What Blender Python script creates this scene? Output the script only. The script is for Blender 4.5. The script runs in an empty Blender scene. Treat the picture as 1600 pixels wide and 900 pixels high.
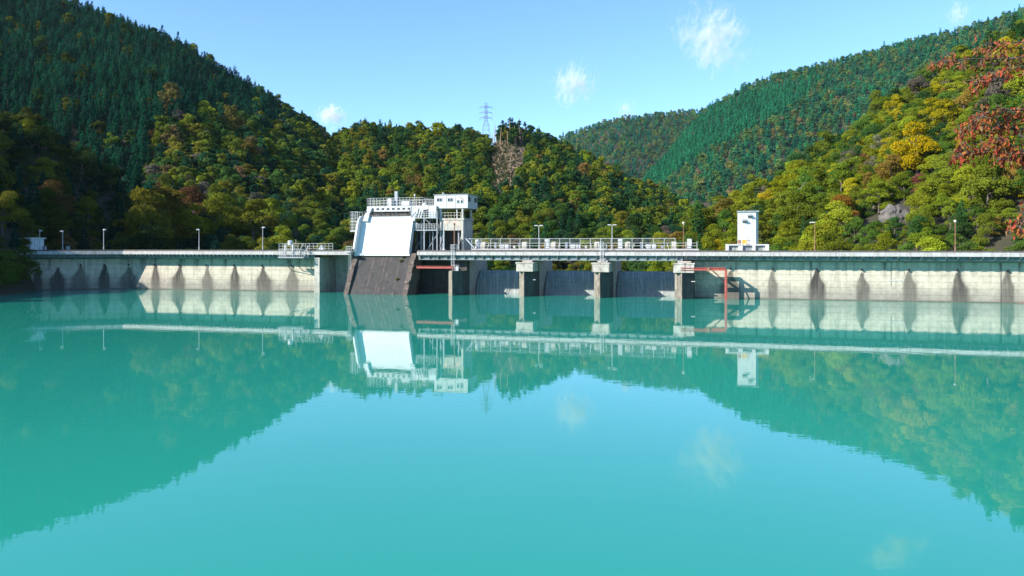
SUN_R, SUN_D, SUN_E = 1.1, 0.78, 4.5
SKY_STRENGTH, SKY_DUST, SKY_OZONE, SKY_SAT, EXPOSURE = 0.15, 0.1, 7.0, 1.0, 1.0
LEAF_GAIN = 1.6
import bpy, math, random
import numpy as np
from mathutils import Vector, noise as mnoise

SC = bpy.context.scene
COL = SC.collection
RNG = np.random.default_rng(7)
random.seed(7)
R = math.radians

# ------------------------------------------------------------------ view geometry (photo 1600 x 900)
F = 1256.0           # focal length in photo pixels
HC = 9.5             # camera height above the water
HY = 385.0           # horizon row

# dam frame: s along the dam (to the right), u into the dam (downstream), z up
O = np.array([0.0, 157.5]); T = np.array([0.9654, -0.2607]); N = np.array([0.2607, 0.9654])
RZ = math.atan2(T[1], T[0])
def W(s, u, z):
    p = O + s * T + u * N
    return (p[0], p[1], z)
def depth(px, u=0.0):
    a = (px - 800) / F
    return (O @ N + u) / (a * N[0] + N[1])
def S(px, u=0.0):
    Y = depth(px, u); a = (px - 800) / F
    return float((np.array([a * Y, Y]) - O) @ T)
def Zp(px, py, u=0.0):
    return HC - (py - HY) * depth(px, u) / F
def at(px, py, Y):
    return ((px - 800) / F * Y, Y, HC - (py - HY) * Y / F)

# ------------------------------------------------------------------ object helpers
def tag(o, label=None, cat=None, group=None, kind=None):
    if label: o['label'] = label
    if cat: o['category'] = cat
    if group: o['group'] = group
    if kind: o['kind'] = kind
    return o

def empty(name, loc, rz=0.0, label=None, cat=None, group=None):
    o = bpy.data.objects.new(name, None); COL.objects.link(o)
    o.location = loc; o.rotation_euler = (0, 0, rz); o.empty_display_size = 0.3
    return tag(o, label, cat, group)

class Thing:
    """An Empty in the dam frame at (s,u,z); parts are given in dam coordinates."""
    def __init__(self, name, label, cat, s, u, z, group=None):
        self.base = np.array([s, u, z], float)
        self.o = empty(name, W(s, u, z), RZ, label, cat, group)

class MB:
    def __init__(self): self.v = []; self.f = []
    def add(self, vs, fs):
        b = len(self.v); self.v += [tuple(map(float, p)) for p in vs]; self.f += [tuple(i + b for i in f) for f in fs]
        return self
    def box(self, s0, s1, u0, u1, z0, z1):
        vs = [(s, u, z) for z in (z0, z1) for u in (u0, u1) for s in (s0, s1)]
        return self.add(vs, [(0, 2, 3, 1), (4, 5, 7, 6), (0, 1, 5, 4), (2, 6, 7, 3), (0, 4, 6, 2), (1, 3, 7, 5)])
    def bar(self, p, q, w=0.06, h=None):
        h = w if h is None else h
        p = Vector(p); q = Vector(q); d = (q - p).normalized()
        up = Vector((0, 0, 1)) if abs(d.z) < 0.9 else Vector((0, 1, 0))
        a = d.cross(up).normalized(); b = a.cross(d).normalized()
        vs = []
        for c in (p, q):
            for sa, sb in ((-1, -1), (1, -1), (1, 1), (-1, 1)):
                vs.append(c + a * (sa * w / 2) + b * (sb * h / 2))
        return self.add(vs, [(0, 1, 2, 3), (7, 6, 5, 4), (0, 4, 5, 1), (1, 5, 6, 2), (2, 6, 7, 3), (3, 7, 4, 0)])
    def tube(self, p, q, r, r2=None, n=10):
        r2 = r if r2 is None else r2
        p = Vector(p); q = Vector(q); d = (q - p).normalized()
        up = Vector((0, 0, 1)) if abs(d.z) < 0.9 else Vector((0, 1, 0))
        a = d.cross(up).normalized(); b = a.cross(d).normalized()
        vs = []
        for c, rr in ((p, r), (q, r2)):
            for k in range(n):
                t = 2 * math.pi * k / n
                vs.append(c + a * (math.cos(t) * rr) + b * (math.sin(t) * rr))
        fs = [(k, (k + 1) % n, n + (k + 1) % n, n + k) for k in range(n)]
        fs += [tuple(range(n))[::-1], tuple(range(n, 2 * n))]
        return self.add(vs, fs)
    def ball(self, c, r, rz=None, n=10, m=7):
        rz = r if rz is None else rz
        vs = [(c[0], c[1], c[2] - rz)]
        for i in range(1, m):
            ph = -math.pi / 2 + math.pi * i / m
            for k in range(n):
                t = 2 * math.pi * k / n
                vs.append((c[0] + r * math.cos(ph) * math.cos(t), c[1] + r * math.cos(ph) * math.sin(t), c[2] + rz * math.sin(ph)))
        vs.append((c[0], c[1], c[2] + rz)); L = len(vs) - 1
        fs = [(0, 1 + (k + 1) % n, 1 + k) for k in range(n)]
        for i in range(m - 2):
            for k in range(n):
                a = 1 + i * n + k; b = 1 + i * n + (k + 1) % n
                fs.append((a, b, b + n, a + n))
        fs += [(L, 1 + (m - 2) * n + k, 1 + (m - 2) * n + (k + 1) % n) for k in range(n)]
        return self.add(vs, fs)
    def prism_z(self, poly, z0, z1):
        n = len(poly)
        vs = [(x, y, z0) for x, y in poly] + [(x, y, z1) for x, y in poly]
        return self.add(vs, [tuple(range(n))[::-1], tuple(range(n, 2 * n))] + [(k, (k + 1) % n, n + (k + 1) % n, n + k) for k in range(n)])
    def prism_s(self, poly, s0, s1):
        """poly of (u, z), extruded along s"""
        n = len(poly)
        vs = [(s0, u, z) for u, z in poly] + [(s1, u, z) for u, z in poly]
        return self.add(vs, [tuple(range(n)), tuple(range(n, 2 * n))[::-1]] + [(k, n + k, n + (k + 1) % n, (k + 1) % n) for k in range(n)])
    def prism_u(self, poly, u0, u1):
        """poly of (s, z), extruded along u"""
        n = len(poly)
        vs = [(s, u0, z) for s, z in poly] + [(s, u1, z) for s, z in poly]
        return self.add(vs, [tuple(range(n)), tuple(range(n, 2 * n))[::-1]] + [(k, n + k, n + (k + 1) % n, (k + 1) % n) for k in range(n)])
    def build(self, name, mat, thing=None, bevel=0.0, smooth=False, parent=None, base=None):
        """one mesh object; under THING (dam frame) or under PARENT with BASE, else plain world coordinates"""
        b = thing.base if thing is not None else (np.array(base, float) if base is not None else np.zeros(3))
        me = bpy.data.meshes.new(name)
        me.from_pydata([tuple(np.array(p) - b) for p in self.v], [], self.f)
        me.validate(); me.update()
        import bmesh
        bm = bmesh.new(); bm.from_mesh(me); bmesh.ops.recalc_face_normals(bm, faces=bm.faces)
        if bevel > 0:
            bmesh.ops.bevel(bm, geom=list(bm.edges), offset=bevel, segments=1, affect='EDGES', clamp_overlap=True)
        bm.to_mesh(me); bm.free()
        if smooth:
            for p in me.polygons: p.use_smooth = True
        if mat: me.materials.append(mat)
        o = bpy.data.objects.new(name, me); COL.objects.link(o)
        if thing is not None: o.parent = thing.o
        elif parent is not None: o.parent = parent
        return o

def sub(mb, name, mat, part, thing, **k):
    """a sub-part: same frame as the part it belongs to"""
    o = mb.build(name, mat, thing, **k); o.parent = part
    return o

def solo(mb, name, mat, s, u, z, label, cat, group=None, **k):
    """a thing that is one mesh, in the dam frame"""
    o = mb.build(name, mat, base=(s, u, z), **k)
    o.location = W(s, u, z); o.rotation_euler = (0, 0, RZ)
    return tag(o, label, cat, group)

def mesh_np(name, V, Fq, mat=None, attrs=None, smooth=False, mats=None, midx=None):
    me = bpy.data.meshes.new(name)
    V = np.asarray(V, np.float32); Fq = np.asarray(Fq, np.int32); k = Fq.shape[1]
    me.vertices.add(len(V)); me.vertices.foreach_set('co', V.ravel())
    me.loops.add(Fq.size); me.loops.foreach_set('vertex_index', Fq.ravel())
    me.polygons.add(len(Fq)); me.polygons.foreach_set('loop_start', np.arange(0, Fq.size, k, dtype=np.int32))
    if midx is not None: me.polygons.foreach_set('material_index', np.asarray(midx, np.int32))
    if smooth: me.polygons.foreach_set('use_smooth', np.ones(len(Fq), bool))
    me.update(calc_edges=True)
    for nm, (typ, dat) in (attrs or {}).items():
        a = me.attributes.new(nm, typ, 'POINT')
        a.data.foreach_set('color' if typ == 'FLOAT_COLOR' else ('vector' if typ == 'FLOAT_VECTOR' else 'value'), np.asarray(dat, np.float32).ravel())
    for m in (mats or ([mat] if mat else [])): me.materials.append(m)
    return me

# ------------------------------------------------------------------ materials
def nmat(name):
    m = bpy.data.materials.new(name); m.use_nodes = True
    nt = m.node_tree; nt.nodes.clear()
    out = nt.nodes.new('ShaderNodeOutputMaterial')
    return m, nt, out
def nd(nt, typ, **kw):
    n = nt.nodes.new(typ)
    for k, v in kw.items():
        if k in n.inputs: n.inputs[k].default_value = v
        else: setattr(n, k, v)
    return n
def mixc(nt, fac, a, b, mode='MIX'):
    n = nt.nodes.new('ShaderNodeMix'); n.data_type = 'RGBA'; n.blend_type = mode
    for sock, v in ((n.inputs['Factor'], fac), (n.inputs[6], a), (n.inputs[7], b)):
        if hasattr(v, 'is_linked'): nt.links.new(v, sock)
        elif isinstance(v, (tuple, list)): sock.default_value = (*v[:3], 1)
        else: sock.default_value = v
    return n.outputs[2]
def ramp(nt, x, pts):
    n = nt.nodes.new('ShaderNodeValToRGB'); e = n.color_ramp.elements
    while len(e) < len(pts): e.new(0.5)
    for el, (p, c) in zip(e, pts):
        el.position = p; el.color = (c, c, c, 1) if not isinstance(c, tuple) else (*c, 1)
    nt.links.new(x, n.inputs[0]); return n.outputs[0]
def noise_of(nt, coord, scale, detail=4, rough=0.55, vscale=None):
    if vscale is not None:
        mp = nd(nt, 'ShaderNodeMapping'); mp.inputs['Scale'].default_value = vscale
        nt.links.new(coord, mp.inputs[0]); coord = mp.outputs[0]
    n = nd(nt, 'ShaderNodeTexNoise', Scale=scale, Detail=detail, Roughness=rough)
    nt.links.new(coord, n.inputs['Vector']); return n.outputs['Fac']

def weathered(name, base, dirt, rough=0.7, metallic=0.0, amount=0.6, grain=3.0, streak=0.5, bump=0.15, rust=None, sfreq=2.6, svec=None):
    """painted or cast surface: mottling, vertical run-off streaks, optional rust blooms, bump"""
    m, nt, out = nmat(name)
    g = nd(nt, 'ShaderNodeNewGeometry').outputs['Position']
    mott = ramp(nt, noise_of(nt, g, grain * 0.35, 6, 0.65), [(0.40, 0.0), (0.72, 1.0)])
    c = mixc(nt, 0.0, base, dirt); nt.nodes[-1].name = 'm1'
    sc = nd(nt, 'ShaderNodeMath', operation='MULTIPLY'); nt.links.new(mott, sc.inputs[0]); sc.inputs[1].default_value = amount
    nt.links.new(sc.outputs[0], nt.nodes['m1'].inputs['Factor'])
    st = ramp(nt, noise_of(nt, g, 1.0, 4, 0.6, svec or (sfreq, sfreq, sfreq * 0.085)), [(0.50, 0.0), (0.70, 1.0)])
    s2 = nd(nt, 'ShaderNodeMath', operation='MULTIPLY'); nt.links.new(st, s2.inputs[0]); s2.inputs[1].default_value = streak
    c = mixc(nt, s2.outputs[0], c, tuple(x * 0.55 for x in dirt))
    if rust:
        ru = ramp(nt, noise_of(nt, g, 0.9, 6, 0.7, (1, 1, 0.6)), [(0.60, 0.0), (0.72, 0.85)])
        c = mixc(nt, ru, c, rust)
    fine = noise_of(nt, g, grain * 4, 5, 0.7)
    c = mixc(nt, 0.25, c, mixc(nt, fine, (0.2, 0.2, 0.2), (0.8, 0.8, 0.8)), 'OVERLAY')
    b = nd(nt, 'ShaderNodeBsdfPrincipled', Roughness=rough, Metallic=metallic)
    nt.links.new(c, b.inputs['Base Color'])
    if bump:
        bp = nd(nt, 'ShaderNodeBump', Strength=bump, Distance=0.05); nt.links.new(fine, bp.inputs['Height']); nt.links.new(bp.outputs[0], b.inputs['Normal'])
    nt.links.new(b.outputs[0], out.inputs[0])
    return m

M = {}
M['white'] = weathered('white_paint', (0.52, 0.52, 0.50), (0.36, 0.32, 0.28), 0.5, amount=0.35, streak=0.3, rust=(0.3, 0.16, 0.08))
M['panel'] = weathered('white_gate_paint', (0.62, 0.625, 0.62), (0.50, 0.49, 0.47), 0.45, amount=0.3, streak=0.22, bump=0.05)
M['steel'] = weathered('galvanised_steel', (0.32, 0.34, 0.36), (0.17, 0.16, 0.15), 0.45, 0.25, amount=0.5, streak=0.3, rust=(0.28, 0.15, 0.08))
M['rail'] = weathered('pale_railing_paint', (0.47, 0.48, 0.48), (0.30, 0.28, 0.26), 0.5, 0.0, amount=0.4, streak=0.2)
M['concrete'] = weathered('pale_concrete', (0.46, 0.43, 0.37), (0.24, 0.21, 0.17), 0.85, amount=0.7, streak=0.6, bump=0.3)
M['pier'] = weathered('pier_concrete', (0.28, 0.24, 0.19), (0.08, 0.065, 0.05), 0.85, amount=0.8, streak=0.9, bump=0.35)
M['cap'] = weathered('white_pier_cap_concrete', (0.50, 0.46, 0.40), (0.20, 0.15, 0.11), 0.85, amount=0.8, streak=0.8, bump=0.3)
M['fascia'] = weathered('white_fascia_concrete', (0.46, 0.445, 0.43), (0.25, 0.21, 0.17), 0.8, amount=0.5, streak=0.5, bump=0.2, rust=(0.22, 0.13, 0.08))
M['deck'] = weathered('deck_concrete', (0.24, 0.22, 0.20), (0.10, 0.09, 0.08), 0.9, amount=0.7, streak=0.5, bump=0.3)
M['girder'] = weathered('weathered_girder', (0.20, 0.25, 0.25), (0.06, 0.07, 0.07), 0.7, amount=0.7, streak=0.8, bump=0.2)
M['kerb'] = weathered('dark_kerb_metal', (0.10, 0.085, 0.075), (0.05, 0.04, 0.035), 0.7, amount=0.6)
M['ramp'] = weathered('dark_ramp_concrete', (0.062, 0.056, 0.052), (0.024, 0.021, 0.02), 0.9, amount=0.8, streak=0.0, bump=0.5, rust=(0.11, 0.08, 0.06))
M['rampside'] = weathered('rusty_ramp_rail', (0.14, 0.105, 0.085), (0.05, 0.038, 0.032), 0.9, amount=0.9, streak=0.6, bump=0.5, rust=(0.40, 0.31, 0.25))
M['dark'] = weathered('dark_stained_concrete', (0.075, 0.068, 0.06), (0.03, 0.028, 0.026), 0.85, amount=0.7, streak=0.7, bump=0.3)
M['gate'] = weathered('blue_grey_gate_steel', (0.20, 0.23, 0.215), (1.0, 1.0, 0.95), 0.55, 0.0, amount=0.10, streak=0.75, bump=0.1, svec=(3.2, 0.0, 0.16))
M['red'] = weathered('red_primer_paint', (0.42, 0.085, 0.06), (0.20, 0.05, 0.04), 0.55, amount=0.6, streak=0.4)
M['rust'] = weathered('rusted_steel', (0.30, 0.15, 0.085), (0.14, 0.07, 0.045), 0.8, amount=0.7, streak=0.4)
M['cream'] = weathered('cream_paint', (0.50, 0.45, 0.36), (0.30, 0.25, 0.19), 0.55, amount=0.4, streak=0.3)
M['black'] = weathered('black_rubber', (0.03, 0.03, 0.035), (0.015, 0.015, 0.015), 0.7)
M['hut'] = weathered('pale_hut_wall', (0.60, 0.64, 0.66), (0.40, 0.42, 0.43), 0.7, amount=0.4)
M['yellow'] = weathered('orange_sign_paint', (0.62, 0.36, 0.06), (0.4, 0.2, 0.05), 0.5, amount=0.3)
M['peel'] = weathered('peeling_salmon_paint', (0.62, 0.45, 0.36), (0.30, 0.24, 0.20), 0.85, amount=0.6)
M['rock'] = weathered('grey_rock', (0.15, 0.135, 0.12), (0.045, 0.04, 0.035), 0.95, amount=0.9, grain=2, streak=0.4, bump=0.8)
M['bark'] = weathered('grey_bark', (0.16, 0.125, 0.10), (0.07, 0.055, 0.045), 0.95, amount=0.8, streak=0.3, bump=0.6)
M['deadwood'] = weathered('bleached_dead_wood', (0.38, 0.255, 0.165), (0.18, 0.13, 0.085), 0.9, amount=0.6, streak=0.3)
m, nt, out = nmat('window_glass')
b = nd(nt, 'ShaderNodeBsdfPrincipled', Roughness=0.08); b.inputs['Base Color'].default_value = (0.025, 0.035, 0.05, 1)
nt.links.new(b.outputs[0], out.inputs[0]); M['glass'] = m

def leaf_mat(name, translucent=0.45, attr=None):
    m, nt, out = nmat(name)
    if attr:
        a = nd(nt, 'ShaderNodeAttribute', attribute_name=attr, attribute_type='GEOMETRY'); col = a.outputs['Color']
    else:
        a = nd(nt, 'ShaderNodeAttribute', attribute_name='tint', attribute_type='INSTANCER'); col = a.outputs['Color']
        v = nd(nt, 'ShaderNodeAttribute', attribute_name='leafv', attribute_type='GEOMETRY')
        col = mixc(nt, 1.0, col, v.outputs['Color'], 'MULTIPLY')
    d = nd(nt, 'ShaderNodeBsdfDiffuse', Roughness=0.6); t = nd(nt, 'ShaderNodeBsdfTranslucent')
    nt.links.new(col, d.inputs[0]); nt.links.new(col, t.inputs[0])
    mx = nd(nt, 'ShaderNodeMixShader'); mx.inputs[0].default_value = translucent
    nt.links.new(d.outputs[0], mx.inputs[1]); nt.links.new(t.outputs[0], mx.inputs[2])
    nt.links.new(mx.outputs[0], out.inputs[0])
    return m
M['leaf'] = leaf_mat('foliage')
M['redleaf'] = leaf_mat('cherry_leaf', 0.35, 'leafcol')

def dam_wall_mat():
    """pale board-marked concrete; 'stain' and 'joint' are the run-off stains and joints of the wall itself"""
    m, nt, out = nmat('stained_dam_concrete')
    g = nd(nt, 'ShaderNodeNewGeometry').outputs['Position']
    sep = nd(nt, 'ShaderNodeSeparateXYZ'); nt.links.new(g, sep.inputs[0])
    big = noise_of(nt, g, 0.22, 6, 0.62)
    zz = nd(nt, 'ShaderNodeMath', operation='MULTIPLY_ADD'); nt.links.new(big, zz.inputs[0]); zz.inputs[1].default_value = 2.2; nt.links.new(sep.outputs[2], zz.inputs[2])
    zr = nd(nt, 'ShaderNodeMapRange'); zr.inputs[1].default_value = 1.0; zr.inputs[2].default_value = 5.2; nt.links.new(zz.outputs[0], zr.inputs[0])
    c = ramp(nt, zr.outputs[0], [(0.0, (0.30, 0.26, 0.21)), (0.38, (0.40, 0.36, 0.29)), (0.62, (0.53, 0.465, 0.36)), (0.85, (0.60, 0.53, 0.415))])
    mott = ramp(nt, noise_of(nt, g, 1.3, 7, 0.7), [(0.35, 0.72), (0.7, 1.08)])
    c = mixc(nt, 1.0, c, mott, 'MULTIPLY')
    wv = nd(nt, 'ShaderNodeTexWave', wave_type='BANDS', bands_direction='Z', Scale=0.28, Distortion=0.4, Detail=2.0)
    nt.links.new(g, wv.inputs[0])
    c = mixc(nt, 1.0, c, ramp(nt, wv.outputs['Fac'], [(0.0, 0.72), (0.05, 1.0), (1.0, 1.0)]), 'MULTIPLY')
    run = ramp(nt, noise_of(nt, g, 1.0, 5, 0.6, (1.6, 1.6, 0.12)), [(0.46, 0.0), (0.75, 0.5)])
    c = mixc(nt, run, c, (0.24, 0.20, 0.16))
    st = nd(nt, 'ShaderNodeAttribute', attribute_name='stain', attribute_type='GEOMETRY')
    c = mixc(nt, st.outputs['Fac'], c, (0.035, 0.029, 0.025))
    b = nd(nt, 'ShaderNodeBsdfPrincipled', Roughness=0.85); nt.links.new(c, b.inputs['Base Color'])
    bp = nd(nt, 'ShaderNodeBump', Strength=0.3, Distance=0.06); nt.links.new(noise_of(nt, g, 9, 5, 0.7), bp.inputs['Height']); nt.links.new(bp.outputs[0], b.inputs['Normal'])
    nt.links.new(b.outputs[0], out.inputs[0]); return m
M['dam'] = dam_wall_mat()

def water_mat():
    m, nt, out = nmat('turbid_teal_water')
    g = nd(nt, 'ShaderNodeNewGeometry').outputs['Position']
    big = noise_of(nt, g, 0.03, 3, 0.5)
    c = mixc(nt, big, (0.018, 0.285, 0.200), (0.024, 0.312, 0.224))
    b = nd(nt, 'ShaderNodeBsdfPrincipled', Roughness=0.0, IOR=1.45); nt.links.new(c, b.inputs['Base Color'])
    n1 = noise_of(nt, g, 1.1, 3, 0.55, (0.8, 1.0, 1.0)); n2 = noise_of(nt, g, 0.23, 2, 0.5)
    ad = nd(nt, 'ShaderNodeMath', operation='MULTIPLY_ADD'); nt.links.new(n2, ad.inputs[0]); ad.inputs[1].default_value = 2.0; nt.links.new(n1, ad.inputs[2])
    bp = nd(nt, 'ShaderNodeBump', Strength=1.0, Distance=0.0022); nt.links.new(ad.outputs[0], bp.inputs['Height']); nt.links.new(bp.outputs[0], b.inputs['Normal'])
    nt.links.new(b.outputs[0], out.inputs[0]); return m
M['water'] = water_mat()

def terrain_mat():
    m, nt, out = nmat('forest_floor')
    g = nd(nt, 'ShaderNodeNewGeometry').outputs['Position']
    n = noise_of(nt, g, 0.25, 6, 0.65)
    c = mixc(nt, n, (0.018, 0.022, 0.010), (0.06, 0.05, 0.025))
    a = nd(nt, 'ShaderNodeAttribute', attribute_name='bare', attribute_type='GEOMETRY')
    c = mixc(nt, a.outputs['Fac'], c, mixc(nt, noise_of(nt, g, 0.4, 6, 0.7), (0.10, 0.085, 0.04), (0.28, 0.18, 0.105)))
    b = nd(nt, 'ShaderNodeBsdfPrincipled', Roughness=0.95); nt.links.new(c, b.inputs['Base Color'])
    nt.links.new(b.outputs[0], out.inputs[0]); return m
M['terrain'] = terrain_mat()
# ------------------------------------------------------------------ camera, sky, sun
cam = bpy.data.objects.new('camera', bpy.data.cameras.new('camera')); COL.objects.link(cam)
cam.location = (0, 0, HC); cam.rotation_euler = (R(90), 0, 0)
cam.data.sensor_width = 36.0; cam.data.lens = F / 1600 * 36; cam.data.shift_y = -(450 - HY) / 1600
cam.data.clip_start = 0.1; cam.data.clip_end = 20000
SC.camera = cam

SUN = Vector((T[0] * SUN_R + N[0], T[1] * SUN_R + N[1], -SUN_D)).normalized()   # direction the light travels
to = -SUN
elev = math.asin(to.z)
w = bpy.data.worlds.new('World'); SC.world = w; w.use_nodes = True
nt = w.node_tree; nt.nodes.clear()
sky = nt.nodes.new('ShaderNodeTexSky'); sky.sky_type = 'NISHITA'; sky.sun_disc = False
sky.sun_elevation = elev; sky.sun_rotation = math.atan2(to.x, to.y)
sky.altitude = 600; sky.air_density = 1.0; sky.dust_density = SKY_DUST; sky.ozone_density = SKY_OZONE
bg = nt.nodes.new('ShaderNodeBackground'); bg.inputs[1].default_value = SKY_STRENGTH
wo = nt.nodes.new('ShaderNodeOutputWorld')
hs = nt.nodes.new('ShaderNodeHueSaturation'); hs.inputs['Saturation'].default_value = SKY_SAT; nt.links.new(sky.outputs[0], hs.inputs['Color']); nt.links.new(hs.outputs[0], bg.inputs[0]); nt.links.new(bg.outputs[0], wo.inputs[0])
sl = bpy.data.lights.new('sun', 'SUN'); sl.energy = SUN_E; sl.angle = R(0.5); sl.color = (1.0, 0.95, 0.86)
so = bpy.data.objects.new('sun', sl); COL.objects.link(so)
so.rotation_euler = SUN.to_track_quat('-Z', 'Y').to_euler(); so.location = (-200, -100, 200)
SC.view_settings.view_transform = 'Standard'; SC.view_settings.look = 'None'
SC.view_settings.gamma = 1.0; SC.view_settings.exposure = EXPOSURE; SC.view_settings.use_curve_mapping = False
SC.cycles.use_denoising = True
SC.cycles.max_bounces = 6; SC.cycles.diffuse_bounces = 3; SC.cycles.glossy_bounces = 3
SC.cycles.transmission_bounces = 4; SC.cycles.volume_bounces = 2; SC.cycles.transparent_max_bounces = 8
SC.cycles.caustics_reflective = False; SC.cycles.caustics_refractive = False

# ------------------------------------------------------------------ terrain
def vnoise(x, y, seed=0):
    xi = np.floor(x).astype(np.int64); yi = np.floor(y).astype(np.int64)
    fx = x - xi; fy = y - yi; fx = fx * fx * (3 - 2 * fx); fy = fy * fy * (3 - 2 * fy)
    def hsh(a, b):
        h = (a * 374761393 + b * 668265263 + seed * 1442695041) & 0xffffffff
        h = ((h ^ (h >> 13)) * 1274126177) & 0xffffffff
        return ((h ^ (h >> 16)) & 0xffff) / 65535.0
    return (hsh(xi, yi) * (1 - fx) + hsh(xi + 1, yi) * fx) * (1 - fy) + (hsh(xi, yi + 1) * (1 - fx) + hsh(xi + 1, yi + 1) * fx) * fy
def fbm(x, y, seed=0, o=4):
    r = 0.0; a = 0.5
    for k in range(o):
        r = r + a * vnoise(x * 2 ** k, y * 2 ** k, seed + k); a *= 0.5
    return r * 2 - 0.94       # about -0.9 .. 0.9

# hill: (photo column, photo row of its skyline, distance of the ridge, distance of the foot), tree height, floor level
HILLS = {
 'A': dict(tree=11, pts=[(-2600, -300, 560, 330), (-900, -330, 620, 300), (-200, -170, 650, 290), (0, -50, 660, 280), (130, 0, 660, 270), (200, 22, 660, 260), (260, 45, 660, 250),
      (340, 95, 670, 245), (400, 128, 670, 240), (450, 163, 680, 240), (500, 197, 690, 240), (525, 225, 690, 245), (545, 260, 680, 250), (575, 320, 660, 260), (620, 420, 640, 300), (700, 560, 640, 400)]),
 'B': dict(tree=8, pts=[(-2600, -330, 150, 70), (-1400, -160, 150, 72), (-500, -25, 190, 98), (-200, 95, 218, 124), (0, 162, 250, 146), (35, 175, 254, 152), (60, 184, 256, 170), (120, 217, 265, 186), (180, 257, 270, 190), (230, 303, 275, 194),
      (270, 343, 280, 198), (310, 368, 280, 200), (360, 385, 280, 205), (420, 400, 290, 215), (600, 430, 300, 240)]),
 'C': dict(tree=10, pts=[(400, 420, 560, 300), (460, 300, 580, 300), (500, 222, 600, 290), (515, 205, 600, 285), (545, 196, 620, 280), (580, 190, 640, 280), (650, 198, 650, 275), (700, 196, 650, 270),
      (735, 200, 650, 268), (765, 212, 645, 268), (785, 195, 640, 268), (800, 191, 640, 268), (830, 201, 640, 266), (880, 221, 620, 262), (950, 250, 580, 258), (1000, 279, 540, 250), (1050, 300, 490, 240), (1120, 338, 430, 235), (1200, 390, 400, 230), (1300, 450, 400, 230)]),
 'D': dict(tree=9, pts=[(980, 330, 1250, 720), (1000, 286, 1300, 720), (1050, 228, 1380, 720), (1100, 170, 1450, 720), (1160, 134, 1450, 720), (1220, 111, 1450, 720), (1300, 95, 1450, 720), (1400, 68, 1420, 720),
      (1500, 42, 1400, 720), (1600, 8, 1350, 720), (1800, -60, 1300, 700), (2400, -200, 1300, 700), (3600, -200, 1300, 700)]),
 'G': dict(tree=9, pts=[(640, 380, 2000, 1300), (800, 290, 2050, 1300), (860, 222, 2100, 1300), (880, 210, 2100, 1300), (920, 197, 2050, 1250), (960, 184, 2000, 1200), (1010, 178, 2000, 1200), (1050, 172, 2000, 1200), (1100, 168, 2000, 1200), (1160, 168, 2000, 1200), (1300, 240, 2000, 1200), (1500, 300, 2000, 1200)]),
 'E': dict(tree=7, pts=[(1000, 420, 220, 200), (1050, 374, 235, 198), (1090, 347, 250, 194), (1120, 322, 268, 190), (1200, 285, 290, 180), (1280, 240, 305, 170), (1340, 187, 315, 162), (1400, 137, 315, 158),
      (1450, 117, 315, 152), (1530, 66, 305, 147), (1600, 20, 295, 142), (1720, -60, 285, 134), (1800, -110, 280, 128), (2000, -180, 270, 112), (2600, -260, 260, 80), (3600, -300, 230, 50)]),
}
ORDER = ['A', 'B', 'C', 'D', 'G', 'E']
def hill_h(key, X, Y):
    px = 800 + F * X / Y
    p = np.array(HILLS[key]['pts'], float)
    py = np.interp(px, p[:, 0], p[:, 1]); D = np.interp(px, p[:, 0], p[:, 2]); ft = np.interp(px, p[:, 0], p[:, 3])
    edge = np.clip((p[0, 0] - px) / 80, 0, 1) + np.clip((px - p[-1, 0]) / 80, 0, 1)
    Zr = HC + (HY - py) * D / F - HILLS[key]['tree']
    zf = -5.0
    t = (Y - ft) / (D - ft)
    sc = {'D': 220., 'G': 260., 'A': 130., 'C': 110.}.get(key, 45.)
    n = fbm(X / sc, Y / sc, ORDER.index(key) * 11 + 3, 4)
    tw = t + 0.10 * n * np.clip(1.25 - t, 0, 1) * np.clip(t * 4, 0, 1)
    up = zf + (Zr - zf) * np.power(np.clip(tw, 0, 1), 0.92)
    h = np.where(t < 0, zf + t * 40, np.where(t <= 1, up, Zr - (t - 1) * np.abs(Zr) * 0.7))
    return h - edge * 400, t
def terrain(X, Y):
    X = np.asarray(X, float); Y = np.asarray(Y, float)
    hs = np.stack([hill_h(k, X, Y)[0] for k in ORDER])
    own = hs.argmax(0)
    return np.maximum(hs.max(0), -7.0), own
SCAR = [(765, 215), (800, 222), (826, 226), (820, 250), (808, 275), (797, 302), (778, 300), (762, 262), (764, 235)]
def inpoly(px, py, poly):
    px = np.asarray(px, float); r = np.zeros(px.shape, bool); n = len(poly)
    for i in range(n):
        (x1, y1), (x2, y2) = poly[i], poly[(i + 1) % n]
        r ^= ((y1 > py) != (y2 > py)) & (px < (x2 - x1) * (py - y1) / (y2 - y1 + 1e-9) + x1)
    return r

nth, nY = 420, 330
th = np.linspace(R(-70), R(66), nth)
Yg = np.geomspace(62, 3000, nY)
TH, YY = np.meshgrid(th, Yg)
XX = np.tan(TH) * YY
ZZ, own = terrain(XX, YY)
PX = 800 + F * XX / YY; PYg = HY - (ZZ - HC) * F / YY
bare = (inpoly(PX, PYg + 6, SCAR) & (own == 2)).astype(float)
idx = np.arange(nth * nY).reshape(nY, nth)
Fq = np.stack([idx[:-1, :-1], idx[:-1, 1:], idx[1:, 1:], idx[1:, :-1]], -1).reshape(-1, 4)
me = mesh_np('hills', np.stack([XX, YY, ZZ], -1).reshape(-1, 3), Fq, M['terrain'], {'bare': ('FLOAT', bare.ravel())}, smooth=True)
hills = bpy.data.objects.new('hills', me); COL.objects.link(hills); tag(hills, kind='structure')
# horizon of the bare terrain as seen from the camera, for leaving out what can never be seen
HB = np.arange(-400, 2001, 4.0)
def column_min(Ylim_rows):
    pass

# lake: one sheet
me = mesh_np('lake_water', [(-4000, -300, 0), (4000, -300, 0), (4000, 4000, 0), (-4000, 4000, 0)], [(0, 1, 2, 3)], M['water'])
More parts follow.
